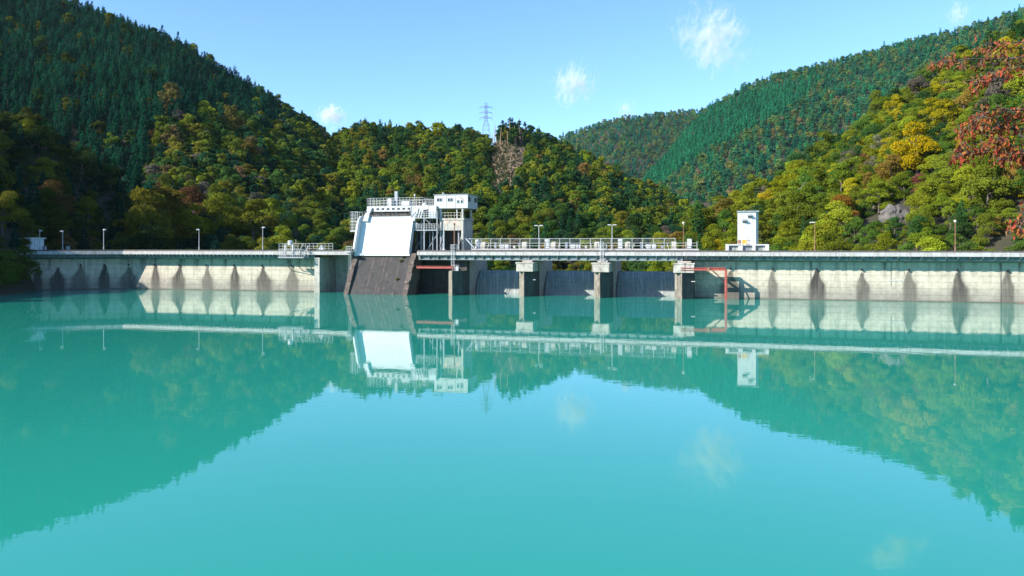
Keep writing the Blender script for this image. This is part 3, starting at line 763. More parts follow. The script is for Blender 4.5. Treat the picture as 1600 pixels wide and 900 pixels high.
def wall(thing, path, stains, joints, ztop=7.3, seed=1, rows=56, step=0.16, depth_=3.0, thin=()):
    L = length(path); na = int(L / step) + 1
    aa = np.linspace(0, L, na); zz = np.linspace(-1.2, ztop, rows)
    AA, ZZ_ = np.meshgrid(aa, zz); AA, ZZ_ = AA.ravel(), ZZ_.ravel()
    rng = np.random.default_rng(seed); st = np.zeros(len(AA))
    for c in stains:
        z0 = 5.3 + rng.uniform(-.45, .25); dz = z0 - ZZ_; j = AA - c + 0.25 * (vnoise(ZZ_ * .8, AA * 0, seed) - .5)
        flare = rng.uniform(.95, 2.1); neck = rng.uniform(.36, .66); at_ = rng.uniform(1.5, 2.4)
        wd = neck * np.clip(dz * 2.2, 0, 1) ** .5 + (flare - neck) * np.clip((dz - .7) / at_, 0, 1) ** 1.3
        wd = wd * np.where(j < 0, rng.uniform(.7, 1.25), rng.uniform(.7, 1.25)); power = rng.uniform(.66, 1.0)
        q = np.abs(j) / np.maximum(wd, .05)
        core = np.clip((1.18 - q) / .5, 0, 1) * (dz > 0)
        strk = 0.78 + 0.7 * vnoise(AA * 5 + 13, ZZ_ * .35, seed + 3) * (0.6 + .4 * vnoise(AA * 17, ZZ_ * .6, seed + 4))
        fade = np.interp(dz, [0, .3, 1.6, 3.2, 5.2, 6.5], [1, 1, 1, .93, .74, .58])
        spray = 0.45 * np.clip((1.9 - q) / 1.1, 0, 1) * (dz > .8) * vnoise(AA * 9, ZZ_ * 1.1, seed + 6) * vnoise(AA * 2.3 + ZZ_, ZZ_ * 3, seed + 8) * 1.5
        st = np.maximum(st, np.clip(power * core * fade * np.clip(strk, 0, 1.05), 0, 1)); st = np.maximum(st, np.clip(spray, 0, .6) * fade)
    for (c, wj, k, zb) in joints:
        st = np.maximum(st, k * np.clip(1.3 - np.abs(AA - c - .1 * vnoise(ZZ_, AA * 0, seed + 2)) / wj, 0, 1) * (ZZ_ > zb))
    # algae at the water line and drips under the deck
    st = np.maximum(st, np.clip((0.28 - ZZ_) / .2, 0, 1) * .6)
    drip = np.clip(vnoise(AA * 1.4, AA * 0 + 3, seed + 9) - .62, 0, 1) * 2.2 * np.clip((ZZ_ - 3.6) / 2.6, 0, 1)
    st = np.maximum(st, np.clip(drip * (0.4 + .8 * vnoise(AA * 6, ZZ_ * .3, seed + 5)), 0, .75))
    P = [along(path, a) for a in aa]; ps = np.array([(p[0], p[1]) for p in P])
    V = np.stack([np.tile(ps[:, 0], rows), np.tile(ps[:, 1], rows), ZZ_], 1)
    ids = np.arange(na * rows).reshape(rows, na)
    Fq = np.stack([ids[:-1, :-1], ids[:-1, 1:], ids[1:, 1:], ids[1:, :-1]], -1).reshape(-1, 4)
    bk = MB(); sweep(bk, [(0, ztop), (-depth_, ztop), (-depth_, -1.2), (0, -1.2)], path, False)
    V = np.concatenate([V, np.array(bk.v)]); Fq = np.concatenate([Fq, np.array(bk.f) + na * rows]); st = np.concatenate([st, np.zeros(len(bk.v))])
    me = mesh_np('concrete_wall', V - thing.base, Fq, M['dam'], {'stain': ('FLOAT', st)})
    o = bpy.data.objects.new('concrete_wall', me); COL.objects.link(o); o.parent = thing.o
    return o

def crest(thing, path, pitch, d0=0.6, off=3.05):
    d = MB(); sweep(d, [(-3.2, ZF0 + .02), (-3.2, ZT), (off - .02, ZT), (off - .02, ZF0 + .02)], path); d.build('deck', M['deck'], thing)
    f = MB(); sweep(f, rect(off, off + .14, ZF0, ZF1), path); f.build('fascia', M['fascia'], thing)
    k = MB(); sweep(k, rect(off - .32, off - .06, ZT + .003, ZT + .27), path); k.build('kerb', M['kerb'], thing)
    h = MB(); sweep(h, [(0.01, 6.75), (1.9, 7.05), (2.35, 7.1), (2.35, ZF0), (0.01, ZF0)], path); h.build('haunch', M['girder'], thing)
    L = length(path); proto = None; d = d0
    while d < L - .4:
        s_, u_, an = along(path, d)
        if proto is None:
            b = MB(); b.prism_s([(-off + .02, ZF0 - .01), (-off + .02, ZF0 - .22), (-2.36, 7.0), (-2.36, ZF0 - .01)], -.09, .09); proto = b.build('bracket', M['girder'], base=(0, 0, 0)); o = proto
        else: o = proto.copy(); COL.objects.link(o)
        o.parent = thing.o; o.location = (s_ - thing.base[0], u_ - thing.base[1], -thing.base[2]); o.rotation_euler = (0, 0, an)
        d += pitch

# --- left wing
LW = Thing('dam_wall', 'long pale concrete dam wall with dark tapering stains, left of the white gate', 'dam wall', -60, 0, 0)
stL = [arc_of(PATH_L, q) for q in (58, 90, 126, 163, 201, 242, 281, 323, 366, 410, 456)]
jtL = [(arc_of(PATH_L, q), .07, .85, -2) for q in (131, 206)] + [(arc_of(PATH_L, q), .05, .35, -2) for q in (262, 303, 345, 392, 437, 480)]
wall(LW, PATH_L, [a for a in stL if a], [j for j in jtL if j[0]], seed=3)
crest(LW, PATH_L, 1.02)
def spout(thing, path, q):
    a = arc_of(path, q)
    if not a: return
    s_, u_, an = along(path, a); n_ = Vector((math.sin(an), -math.cos(an)))
    mb = MB(); c = (s_ + n_.x * .02, u_ + n_.y * .02, 5.45); e_ = (s_ + n_.x * .42, u_ + n_.y * .42, 5.30)
    mb.tube(c, e_, .17, .17, 8); mb.build('drain_spout', M['black'], thing)
for q in (126, 163, 201, 242, 281, 323, 366, 410, 456): spout(LW, PATH_L, q)
mb = MB(); mb.box(S(496.5, -1.6), S(496.5, -1.6) + 1.15, -3.0, 3.9, -1.2, 7.2); mb.build('end_buttress', M['concrete'], LW)
for q in (268, 120): # gauge strips
    pass

# --- right wing
RW = Thing('dam_wall', 'long sunlit concrete dam wall with bell-shaped dark stains, right of the spillway gates', 'dam wall', 70, 0, 0)
stR = [arc_of(PATH_R, q) for q in (1142, 1207, 1276, 1347, 1420, 1496, 1575, 1650)]
jtR = [(arc_of(PATH_R, q), .09, .9, -2) for q in (1267,)] + [(arc_of(PATH_R, 1564), .10, .9, -2), (arc_of(PATH_R, 1392), .10, .75, 2.6), (arc_of(PATH_R, 1412), .07, .7, 4.0)] + [(arc_of(PATH_R, q), .05, .4, -2) for q in (1165, 1234, 1376, 1305, 1450, 1525)]
wall(RW, PATH_R, [a for a in stR if a], jtR, seed=8)
crest(RW, PATH_R, 1.85)
for q in (1142, 1207, 1276, 1347, 1420, 1496, 1575): spout(RW, PATH_R, q)
g = MB()
z_ = Zp(1400, 438); g.box(S(1391), S(1413), -.05, -.004, z_ - .07, z_ + .07); g.build('gauge_strip', M['white'], RW)

# --- spillway: bridge deck on piers, gates between
SPW = Thing('spillway', 'concrete spillway bridge with white fascia carried on dark-nosed piers', 'spillway', S(880), 0, 0)
sa, sb = S(652, -3.05), S(1069, 0)
PATH_S = [(sa, 0.0), (sb - .003, 0.0)]
d = MB(); d.box(sa, sb - .003, -3.03, 3.6, ZF0 + .02, ZT); d.build('deck', M['deck'], SPW)
f = MB(); f.box(sa, sb - .003, -3.19, -3.05, ZF0, ZF1); f.build('fascia', M['fascia'], SPW)
f = MB(); ds = 3.55; q = sa + .4
while q < sb - .5: f.box(q, q + .06, -3.205, -3.192, ZF0 + .02, ZF1 - .02); q += ds
f.build('fascia_joints', M['deck'], SPW)
k = MB(); k.box(sa, sb - .003, -2.99, -2.73, ZT + .003, ZT + .27); k.build('kerb', M['kerb'], SPW)
for uu in (-2.5, 0.3, 2.9):
    g = MB(); g.box(sa + .05, sb - .1, uu, uu + .3, 6.95, ZF0 + .015); g.box(sa + .05, sb - .1, uu - .14, uu + .44, 6.83, 6.948); g.build('girder', M['girder'], SPW)
proto = None
q = sa + .6
while q < sb - .3:
    if proto is None:
        b = MB(); b.prism_s([(-3.03, ZF0 - .01), (-3.03, ZF0 - .2), (-2.65, 7.0), (-2.51, 7.0), (-2.51, ZF0 - .01)], -.06, .06); proto = b.build('bracket', M['girder'], base=(0, 0, 0)); o = proto
    else: o = proto.copy(); COL.objects.link(o)
    o.parent = SPW.o; o.location = (q - SPW.base[0], -SPW.base[1], -SPW.base[2]); q += 1.85
# upper plinth that carries the winches
p0_, p1_ = S(737, -1), S(1092, -1)
k = MB(); k.box(p0_, p1_, -1.2, 3.0, ZT + .003, 9.05); k.build('plinth', M['fascia'], SPW)
k = MB(); k.tube((p0_, -1.55, 8.72), (p1_, -1.55, 8.72), .09); k.tube((p0_, -1.85, 8.66), (p1_ - 6, -1.85, 8.66), .06)
k.build('service_pipe', M['kerb'], SPW)
PIER = [S(697, -4.6), S(808.5, -4.6), S(926.5, -4.6), S(1053.5, -4.6)]
for i, s0 in enumerate(PIER):
    last = i == 3; wd = 3.0 if not last else 3.4
    ztop = 4.75
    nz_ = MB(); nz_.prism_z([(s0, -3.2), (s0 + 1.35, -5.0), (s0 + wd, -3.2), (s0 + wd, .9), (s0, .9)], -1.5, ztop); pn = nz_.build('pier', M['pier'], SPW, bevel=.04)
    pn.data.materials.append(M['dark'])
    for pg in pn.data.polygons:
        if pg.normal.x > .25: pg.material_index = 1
    if i > 0:
        cp = MB(); cp.box(s0 - .12, s0 + wd + .12, -5.05, -.8, ztop + .003, 6.25); cp.box(s0 - .25, s0 + wd + .25, -5.15, -.7, 6.253, 6.5); cp.box(s0 + .5, s0 + wd - .5, -3.0, -1.6, 6.503, 6.82)
        sub(cp, 'cap', M['cap'], pn, SPW, bevel=.03)
    rr = MB(); rr.box(s0 + .03, s0 + wd - .03, .903, 13, -1.5, 6.80)
    sub(rr, 'pier_web', M['concrete'], pn, SPW)
    if i == 0:
        rr = MB(); rr.box(s0, s0 + wd, -.8, .9, ztop + .003, 6.82); sub(rr, 'bearing_block', M['dark'], pn, SPW)
    if i in (1, 3):
        gs = MB(); gz = 3.1; gs.box(s0 + wd * .55, s0 + wd + .25, -3.6, -3.35, gz, gz + .13); gs.bar((s0 + .2, -3.78, gz + .06), (s0 + wd * .56, -3.5, gz + .06), .13); sub(gs, 'gauge_strip', M['white'], pn, SPW)
for n_, (i, lab) in enumerate(((0, 'nearest the white gate'), (1, 'in the middle of the three'), (2, 'beside the red frame'))):
    s0, s1 = PIER[i] + 3.03, PIER[i + 1] - .03
    G = Thing('spillway_gate', f'curved blue-grey spillway gate streaked with pale runs, {lab}', 'gate', (s0 + s1) / 2, 5, 0, 'spillway gates between the piers')
    ang = np.linspace(0, 1, 15); prof = []
    for t_ in ang:
        z = -1.2 + t_ * 5.65; prof.append((13.5 - math.sqrt(max(.1, 9.4 ** 2 - (z + 3) ** 2)), z))
    back = [(u + .35, z) for u, z in prof[::-1]]
    g = MB(); g.prism_s(prof + back, s0, s1); g.build('skin_plate', M['gate'], G)
    rb = MB()
    for j in (3, 5, 7, 9, 11, 13):
        u, z = prof[j]; rb.box(s0 + .2, s1 - .2, u - .045, u + .01, z - .02, z + .03)
    rb.build('seam', M['gate'], G)
    for c in (s0 + .02, s1 - .14):
        e_ = MB(); e_.prism_s([(u - .1, z) for u, z in prof] + [(u - .01, z) for u, z in prof[::-1]], c, c + .12); e_.build('edge_seal', M['dark'], G)
    tp = MB(); u, z = prof[-1]; tp.box(s0 + .1, s1 - .1, u + .02, u + .3, z + .004, z + .16); tp.build('top_beam', M['gate'], G)

# --- dark bays either side of the intake
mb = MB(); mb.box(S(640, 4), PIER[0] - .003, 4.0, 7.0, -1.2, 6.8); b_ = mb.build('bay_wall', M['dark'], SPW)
mb = MB(); mb.box(S(501) + .003, S(552, 4.4), 4.0, 7.0, -1.2, ZF0 + .01); b_ = mb.build('bay_wall', M['concrete'], LW)
mb = MB(); a0, a1 = S(501) + .004, S(549, -3)
mb.box(a0, a1, -3.03, 4.2, ZF0 + .02, ZT); mb.build('bay_deck', M['deck'], LW)
mb = MB(); mb.box(a0, a1, -3.19, -3.05, ZF0, ZF1); mb.build('bay_fascia', M['fascia'], LW)
mb = MB(); mb.box(a0, a1, -2.99, -2.73, ZT + .003, ZT + .27); mb.build('bay_kerb', M['kerb'], LW)

# ================================================================== INTAKE: ramp and raised white gate
IU0, IU1 = -5.9, -1.2
sl, sr = S(545, IU0) , S(629, IU0)
IN = Thing('intake_ramp', 'steep dark brown concrete ramp streaked with rust running down into the water', 'ramp', (sl + sr) / 2, -4, 0)
zr0, zr1 = -1.0, 7.82
us = IU0 - 0.55
mb = MB(); mb.prism_s([(us, zr0), (IU1, zr1), (IU1 + 5.0, zr1), (IU1 + 5.0, zr0)], sl, sr); mb.build('ramp_slab', M['ramp'], IN)
def ramp_u(z): return us + (IU1 - us) * (z - zr0) / (zr1 - zr0)
for sgn, a_, b_ in ((-1, sl - 1.15, sl - .003), (1, sr + .003, sr + 1.2)):
    mb = MB(); rng = np.random.default_rng(5 + sgn); z = zr0
    while z < zr1:                                   # broken stepped cheek of the ramp
        h = rng.uniform(.5, 1.3); z2 = min(zr1 + .4, z + h); o0 = rng.uniform(.25, .75); 
        mb.prism_s([(ramp_u(z) - o0, z), (ramp_u(z2) - o0, z2 - .004), (ramp_u(z2) + 4, z2 - .004), (ramp_u(z) + 4, z)], a_ + rng.uniform(0, .2) * (sgn < 0), b_ - rng.uniform(0, .25) * (sgn > 0)); z = z2
    mb.build('side_rail', M['rampside'], IN)
mb = MB()
for q in (.3, .47, .53, .62, .8):
    s_ = sl + (sr - sl) * q; mb.add([(s_, ramp_u(zr0) - .03, zr0), (s_ + .14, ramp_u(zr0) - .03, zr0), (s_ + .14, IU1 - .03, zr1 - .02), (s_, IU1 - .03, zr1 - .02), (s_, ramp_u(zr0) + .05, zr0), (s_ + .14, ramp_u(zr0) + .05, zr0), (s_ + .14, IU1 + .05, zr1 - .02), (s_, IU1 + .05, zr1 - .02)],
            [(0, 1, 2, 3), (4, 7, 6, 5), (0, 4, 5, 1), (1, 5, 6, 2), (2, 6, 7, 3), (3, 7, 4, 0)])
mb.build('guide_seam', M['rampside'], IN)
# weeds on the ramp
for (qx, qy, sz) in ((627, 408, .5), (621, 436, .45), (549, 424, .45), (631, 402, .4)):
    z = Zp(qx, qy, -3); u = ramp_u(z) - .15; rng = np.random.default_rng(int(qx * 7)); nq = 130
    d_ = rng.normal(size=(nq, 3)); d_ /= np.linalg.norm(d_, axis=1, keepdims=True); C_p = d_ * rng.uniform(.2, 1, (nq, 1)) * sz * np.array([1, .5, .8])
    V, Fq = leaf_cloud(C_p, d_ + rng.normal(size=(nq, 3)) * .5, .16, rng)
    me = mesh_np('weed', V, Fq, M['leaf'], {'leafv': ('FLOAT_COLOR', np.tile([1, 1, 1, 1], (len(V), 1)))})
    o = bpy.data.objects.new('weed', me); COL.objects.link(o); o.location = W(S(qx, u), u, z); o['tint'] = [.10, .11, .015]
    tag(o, {627: 'green weed tuft near the top right of the dark ramp', 621: 'green weed tuft halfway down the right of the dark ramp', 549: 'yellowish weed tuft on the left edge of the dark ramp', 631: 'small weed tuft right under the white gate corner'}[qx], 'weed', 'weeds on the ramp')

pl, pr = S(556.5, IU1), S(641, IU1)
ZP0, ZP1 = 7.95, 15.75
PU0, PU1 = IU1 - .55, 1.0
GT = Thing('raised_gate', 'big white steel gate raised above the ramp, leaning back, blank and sunlit', 'gate', (pl + pr) / 2, 0, ZP0)
def pu(z): t_ = (z - ZP0) / (ZP1 - ZP0); return PU0 + (PU1 - PU0) * t_
zs = np.linspace(ZP0, ZP1, 9)
prof = [(pu(z) + 0.5 * max(0, (z - 15.0)) ** 2, z) for z in zs]
mb = MB(); mb.prism_s(prof + [(u + .5, z) for u, z in prof[::-1]], pl + .35, pr - .3); mb.build('gate_leaf', M['panel'], GT, smooth=False)
for a_, b_, pro, nm in ((pl, pl + .347, 1.45, 'side_flange'), (pr - .297, pr + .05, .5, 'side_flange')):
    pf = [(u - pro * (1 if z < 15 else .6), z) for u, z in prof]; pf[0] = (prof[0][0] - .1, ZP0)
    mb = MB(); mb.prism_s(pf + [(u + .9, z) for u, z in prof[::-1]], a_, b_); mb.build(nm, M['panel'], GT, bevel=.02)
mb = MB(); mb.box(pl - .1, pr + .15, prof[0][0] - .12, prof[0][0] + .5, ZP0 - .35, ZP0 - .004); mb.build('bottom_lip', M['panel'], GT)
u1, z1 = prof[-1]
mb = MB(); mb.box(pl + .36, pr - .31, u1 - .25, u1 + .5, z1 + .004, z1 + .30); mb.build('top_beam', M['kerb'], GT)
mb = MB(); rng = np.random.default_rng(3)
for k in range(9):                                      # slack black hoses along the top edge
    a_ = pl + .5 + k * (pr - pl - 1.2) / 9; b_ = a_ + (pr - pl) / 9 * rng.uniform(.9, 1.3); z = z1 + .35
    p_ = Vector((a_, u1 - .3, z + rng.uniform(0, .3))); 
    for j in range(1, 5):
        q_ = Vector((a_ + (b_ - a_) * j / 4, u1 - .32, z + rng.uniform(-.15, .35))); mb.tube(p_, q_, .07, .07, 6); p_ = q_
mb.build('hose', M['black'], GT)
for q in (pl + .9, pr - .9):
    mb = MB(); mb.ball((q, u1 + .2, z1 + .75), .5, .45); mb.box(q - .3, q + .3, u1, u1 + .6, z1 + .3, z1 + .7); mb.build('lifting_sheave', M['black'], GT)

def railing(mb, s0, s1, u, z, h=1.1, pitch=1.2, rails=(1.0, .5), r=.028, axis='s'):
    """posts and rails along s at constant u (or along u at constant s)"""
    n_ = max(1, round(abs(s1 - s0) / pitch)); P_ = lambda a, zz: (a, u, zz) if axis == 's' else (u, a, zz)
    for i in range(n_ + 1):
        a = s0 + (s1 - s0) * i / n_; mb.bar(P_(a, z), P_(a, z + h), r * 2)
    for q in rails: mb.bar(P_(s0, z + h * q), P_(s1, z + h * q), r * 2)

# hoist house behind the raised gate
HS = Thing('hoist_platform', 'white steel hoist platform with railings standing behind the raised gate', 'platform', (pl + pr) / 2, 5, ZT)
h0, h1 = S(576, 3), S(663, 3); hz0, hz1 = Zp(600, 331, 3), Zp(600, 322.5, 3)
mb = MB(); mb.box(h0, h1, 2.2, 9.5, hz0, hz1); mb.build('platform_deck', M['white'], HS)
mb = MB()
for k in range(9):
    a = h0 + 1 + k * (h1 - h0 - 2) / 9; mb.box(a, a + .55, 2.17, 2.198, hz0 + .35, hz0 + .75)
mb.build('vent_slots', M['glass'], HS)
for s_ in (h0 + .4, (h0 + h1) / 2, h1 - .6):
    for u in (3.0, 8.8):
        mb = MB(); mb.box(s_ - .22, s_ + .22, u - .22, u + .22, ZT + .003, hz0 - .003); mb.build('column', M['steel'], HS)
mb = MB(); railing(mb, h0, h1, 2.3, hz1, 1.7, .75, (1, .66, .33)); mb.build('railing', M['rail'], HS)
mb = MB(); railing(mb, h0, h1, 9.4, hz1, 1.7, .75, (1, .66, .33)); mb.build('railing', M['rail'], HS)
for s_ in (h0, h1):
    mb = MB(); railing(mb, 2.3, 9.4, s_, hz1, 1.7, .9, (1, .66, .33), axis='u'); mb.build('railing', M['rail'], HS)
mb = MB(); s_ = S(619.5, 5); mb.box(s_ - .33, s_ + .33, 4.7, 5.3, hz1 + .003, Zp(620, 299, 5)); mb.build('mast_box', M['steel'], HS)
mb = MB(); mb.box(S(607, 4.5), S(613, 4.5), 4, 5.5, hz1 + .003, hz1 + 1.7); mb.box(S(628, 4.5), S(640, 4.5), 4.2, 6, hz1 + .003, hz1 + 1.1); mb.build('control_box', M['white'], HS)
mb = MB(); s_ = S(648, 3); mb.tube((s_, 3, hz1), (s_, 3, hz1 + 2.1), .05); mb.ball((s_, 3, hz1 + 2.25), .24); mb.build('globe_lamp', M['white'], HS)
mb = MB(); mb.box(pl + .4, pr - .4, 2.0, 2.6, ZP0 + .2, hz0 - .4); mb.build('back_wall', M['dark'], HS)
for (q0, q1) in ((570, 578), (644, 650)):                 # curved white gate arms at the top corners
    mb = MB(); prev = None
    for j in range(7):
        t_ = j / 6; p_ = (S(q0 + (q1 - q0) * .5, 1) , 0.2 + 2.4 * t_, 14.6 + 2.6 * math.sin(t_ * 1.57)); 
        if prev: mb.bar(prev, p_, 1.0, .55)
        prev = p_
    mb.build('gate_arm', M['panel'], HS)
# caged ladder landing on the left of the gate
c0, c1 = S(549, 0), S(561, 0); za, zb, zc = Zp(555, 362, 0), Zp(555, 346, 0), Zp(555, 331, 0)
mb = MB(); mb.box(c0, c1, -.6, 1.6, za, za + .18); mb.build('landing', M['rail'], HS)
mb = MB()
for z, hh in ((za + .18, zb - za - .2), (zb, zc - zb)):
    railing(mb, c0, c1, -.55, z, hh, .5, (1, .66, .33, 0.03)); railing(mb, c0, c1, 1.5, z, hh, .5, (1, .5)); railing(mb, -.55, 1.5, c0, z, hh, .7, (1, .66, .33), axis='u')
mb.build('landing_railing', M['rail'], HS)
mb = MB(); mb.bar((c1, .4, za), (pl + .2, .8, za - 1.6), .14); mb.bar((c0 + .3, .4, za), (pl + .2, .8, za - 1.9), .12); mb.build('landing_brace', M['steel'], HS)

# stair tower on the right of the gate
TWR = Thing('stair_tower', 'galvanised steel stair tower with open landings, between white gate and cabin', 'stair tower', S(666, 2), 2, ZT)
t0, t1 = S(646, 1.5), S(686, 1.5)
L1, L2 = Zp(666, 359, 1.5), Zp(666, 340, 1.5)
for s_ in (t0, (t0 + t1) / 2, t1):
    for u in (0.4, 3.6):
        mb = MB(); mb.box(s_ - .1, s_ + .1, u - .1, u + .1, ZT + .003, L2 + (1.1 if s_ != t0 else 2.6)); mb.build('post', M['steel'], TWR)
for z in (L1, L2):
    mb = MB(); mb.box(t0 - .15, t1 + .15, .25, 3.75, z - .22, z); mb.build('landing', M['steel'], TWR)
    mb = MB(); railing(mb, t0, t1, .3, z, 1.15, .55, (1, .66, .33)); railing(mb, .3, 3.7, t1, z, 1.15, .8, (1, .5), axis='u'); mb.build('railing', M['rail'], TWR)
mb = MB(); mb.box(t0 + .5, t0 + 1.3, .45, .9, L1 + .003, L1 + 1.3); mb.build('switch_cabinet', M['steel'], TWR)
mb = MB()
for (a, b) in ((t0 + .1, (t0 + t1) / 2), ((t0 + t1) / 2, t1)):
    mb.bar((a, 1.8, ZT + .1), (b, 1.8, L1 - .2), .12); mb.bar((b, .45, L1), (a, .45, L2 - .2), .09)
mb.build('brace', M['steel'], TWR)
mb = MB(); q0, q1 = S(671, 1), S(683, 1); mb.box(q0, q1, .5, 2.5, Zp(677, 341, 1) + .02, Zp(677, 321.5, 1)); mb.build('white_hoist_box', M['panel'], TWR, bevel=.04)
mb = MB(); a = S(650, 1)
for j in range(3):
    mb.tube((a + j * .55, .9, L2), (a + .5 + j * .5, 1.2, L2 + 2.2 - .3 * j), .16)
mb.build('white_pipe', M['panel'], TWR)
mb = MB(); mb.ball((S(669, 1), 1, L2 + 1.0), .55, .7); mb.build('motor', M['black'], TWR)
mb = MB(); mb.box(S(662, 2), S(671, 2), 1.2, 2.6, L2 + 1.6, L2 + 2.5); mb.ball((S(664, 2), 1.9, L2 + 2.6), .6, .45); mb.build('winch_drum', M['white'], TWR)

# machine house: white cabin on concrete columns
MH = Thing('machine_house', 'white boxy cabin with small dark windows on concrete columns beside the gate', 'building', S(706, 3), 4, ZT)
CU0, CU1 = 1.0, 7.4
k0, k1 = S(678.5, CU0), S(731, CU0); kz0, kz1 = Zp(705, 325.5, CU0), Zp(705, 304.5, CU0)
mb = MB(); mb.box(k0, k1, CU0, CU1, kz0, kz1); cab = mb.build('cabin', M['white'], MH, bevel=.03)
mb = MB(); mb.box(k0 - .12, k1 + .12, CU0 - .12, CU1 + .12, kz1 + .003, kz1 + .14); sub(mb, 'roof', M['steel'], cab, MH)
def win(x0, x1, y0, y1, parent, panes=2):
    a, b, z1_, z0_ = S(x0, CU0), S(x1, CU0), Zp(x0, y0, CU0), Zp(x0, y1, CU0)
    mb = MB(); mb.box(a - .07, b + .07, CU0 - .06, CU0 - .003, z0_ - .08, z1_ + .07); fr_ = sub(mb, 'window', M['rail'], parent, MH)
    mb = MB(); wd_ = (b - a) / panes
    for j in range(panes): mb.box(a + j * wd_ + .06, a + (j + 1) * wd_ - .06, CU0 - .09, CU0 - .062, z0_, z1_)
    sub(mb, 'window_pane', M['glass'], parent, MH)
win(682.5, 690.5, 310, 314.5, cab); win(699.5, 707.5, 310, 314.5, cab); win(714, 717.5, 313, 317, cab, 1); win(719.8, 723.3, 313, 317, cab, 1)
for (a, b) in ((CU0 + .35, CU0 + 1.6), (CU1 - 2.2, CU1 - .5)):
    mb = MB(); mb.box(k1 + .003, k1 + .05, a, b, kz0 + 1.35, kz0 + 2.3); sub(mb, 'side_window', M['glass'], cab, MH)
mb = MB(); mb.bar((S(717, CU0), CU0 - .12, Zp(717, 307, CU0)), (S(724, CU0), CU0 - .12, Zp(724, 312, CU0)), .09); mb.box(S(711.5, CU0), S(711.9, CU0), CU0 - .02, CU0 - .002, kz0 + .1, kz1 - .1); mb.box(S(697, CU0), S(697.4, CU0), CU0 - .02, CU0 - .002, kz0 + .1, kz1 - .1); sub(mb, 'drain_pipe', M['rust'], cab, MH)
mb = MB(); mb.ball((S(690, 3), 4, kz1 + .45), .3); mb.tube((S(690, 3), 4, kz1 + .1), (S(690, 3), 4, kz1 + .4), .12); sub(mb, 'roof_vent', M['steel'], cab, MH)
fz = Zp(705, 341, CU0)                                   # open floor under the cabin
mb = MB(); mb.box(S(686, CU0), S(725, CU0), CU0, CU1, fz - .35, fz); mb.build('floor_slab', M['concrete'], MH)
mb = MB(); mb.box(S(687, CU0), S(720, CU0), CU0 + .15, CU0 + .6, Zp(700, 360, CU0), fz - .353); mb.build('beam', M['concrete'], MH)
pz = fz - .36
mb = MB()
for a, b, c in ((690, 697, 703), (704, 713, 721)):
    mb.prism_u([(S(a, CU0), pz - .15), (S(b, CU0), pz - 1.0), (S(c, CU0), pz - .1 if a < 700 else pz - 1.3), (S(b + 2, CU0), pz + .02)], CU0 + .12, CU0 + .147)
mb.build('peeling_paint', M['peel'], MH)
for (x0, x1, u0, u1) in ((687, 689.5, CU0 + .4, CU0 + .9), (713, 714.5, CU0 + .4, CU0 + .7), (687, 689.5, CU1 - 1, CU1 - .5)):
    mb = MB(); mb.box(S(x0, u0), S(x1, u0), u0, u1, fz + .003, kz0 - .003); mb.build('column', M['rail'], MH)
mb = MB(); mb.box(S(720.3, CU0), S(723.8, CU0), CU0 + .1, CU1 - .3, ZT + .003, fz - .353); mb.box(S(720.6, CU0), S(723.6, CU0), CU0 + .15, CU0 + .7, fz + .003, kz0 - .003); mb.box(S(720.6, CU0), S(723.6, CU0), CU1 - 1.0, CU1 - .4, fz + .003, kz0 - .003); mb.build('column', M['concrete'], MH, bevel=.04)
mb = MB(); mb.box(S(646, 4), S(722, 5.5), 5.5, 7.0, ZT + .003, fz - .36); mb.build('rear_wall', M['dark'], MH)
mb = MB(); railing(mb, S(690, CU0), S(719, CU0), CU0 + .2, fz, 1.15, .7, (1, .5)); mb.build('railing', M['cream'], MH)
for x in (676, 688, 716):
    mb = MB(); mb.box(S(x, 2), S(x, 2) + .25, 1.8, 2.05, ZT + .003, Zp(700, 360, CU0) + .4); mb.build('post', M['steel'], MH)
mb = MB(); mb.bar((S(717, 2), 1.7, ZT + 1), (S(722, 2), 1.7, ZT + 3.3), .1); mb.bar((S(688, 2), 1.7, ZT + 1), (S(693, 2), 1.7, ZT + 3.3), .1); mb.build('brace', M['steel'], MH)

# pole pair on the deck
mb = MB(); s_ = S(693.7, -1.5); mb.tube((s_, -1.5, ZT + .3), (s_, -1.5, Zp(694, 360, -1.5)), .16, .14); mb.ball((s_, -1.5, Zp(694, 359.5, -1.5)), .2); mb.tube((s_, -1.5, ZT + .003), (s_, -1.5, ZT + .6), .5, .17)
solo(mb, 'vent_pole', M['rail'], s_, -1.5, ZT, 'white upright vent pole with flared foot in front of the dark bay', 'pole')
mb = MB(); s_ = S(710, -1.8); mb.tube((s_, -1.8, ZT + .003), (s_, -1.8, Zp(710, 351, -1.8)), .11, .11); mb.ball((s_, -1.8, Zp(710, 350, -1.8)), .24); mb.box(s_ - .25, s_ + .25, -2.05, -1.55, ZT + .004, ZT + .12)
solo(mb, 'rusty_pole', M['rust'], s_, -1.8, ZT, 'rust-brown pole with a pale round cap below the white cabin', 'pole')

# red beam across the dark bay
RB = Thing('red_beam', 'low red steel beam across the dark bay under the bridge', 'beam', S(680, -4), -4, 5)
z = Zp(680, 417.5, -4); mb = MB(); a, b = S(651, -4), S(708, -4)
for zz, hh in ((z - .2, .07), (z + .2, .07)): mb.box(a, b, -4.2, -3.8, zz - hh / 2, zz + hh / 2)
mb.box(a + .01, b - .01, -4.04, -3.96, z - .165, z + .165); mb.build('girder', M['red'], RB)
mb = MB(); mb.bar((a + .3, -3.7, z), (a + .3, 4.0, z), .3); mb.bar((b - .5, -3.78, z), (b - .5, -1.0, z), .25); mb.build('cross_beam', M['red'], RB)

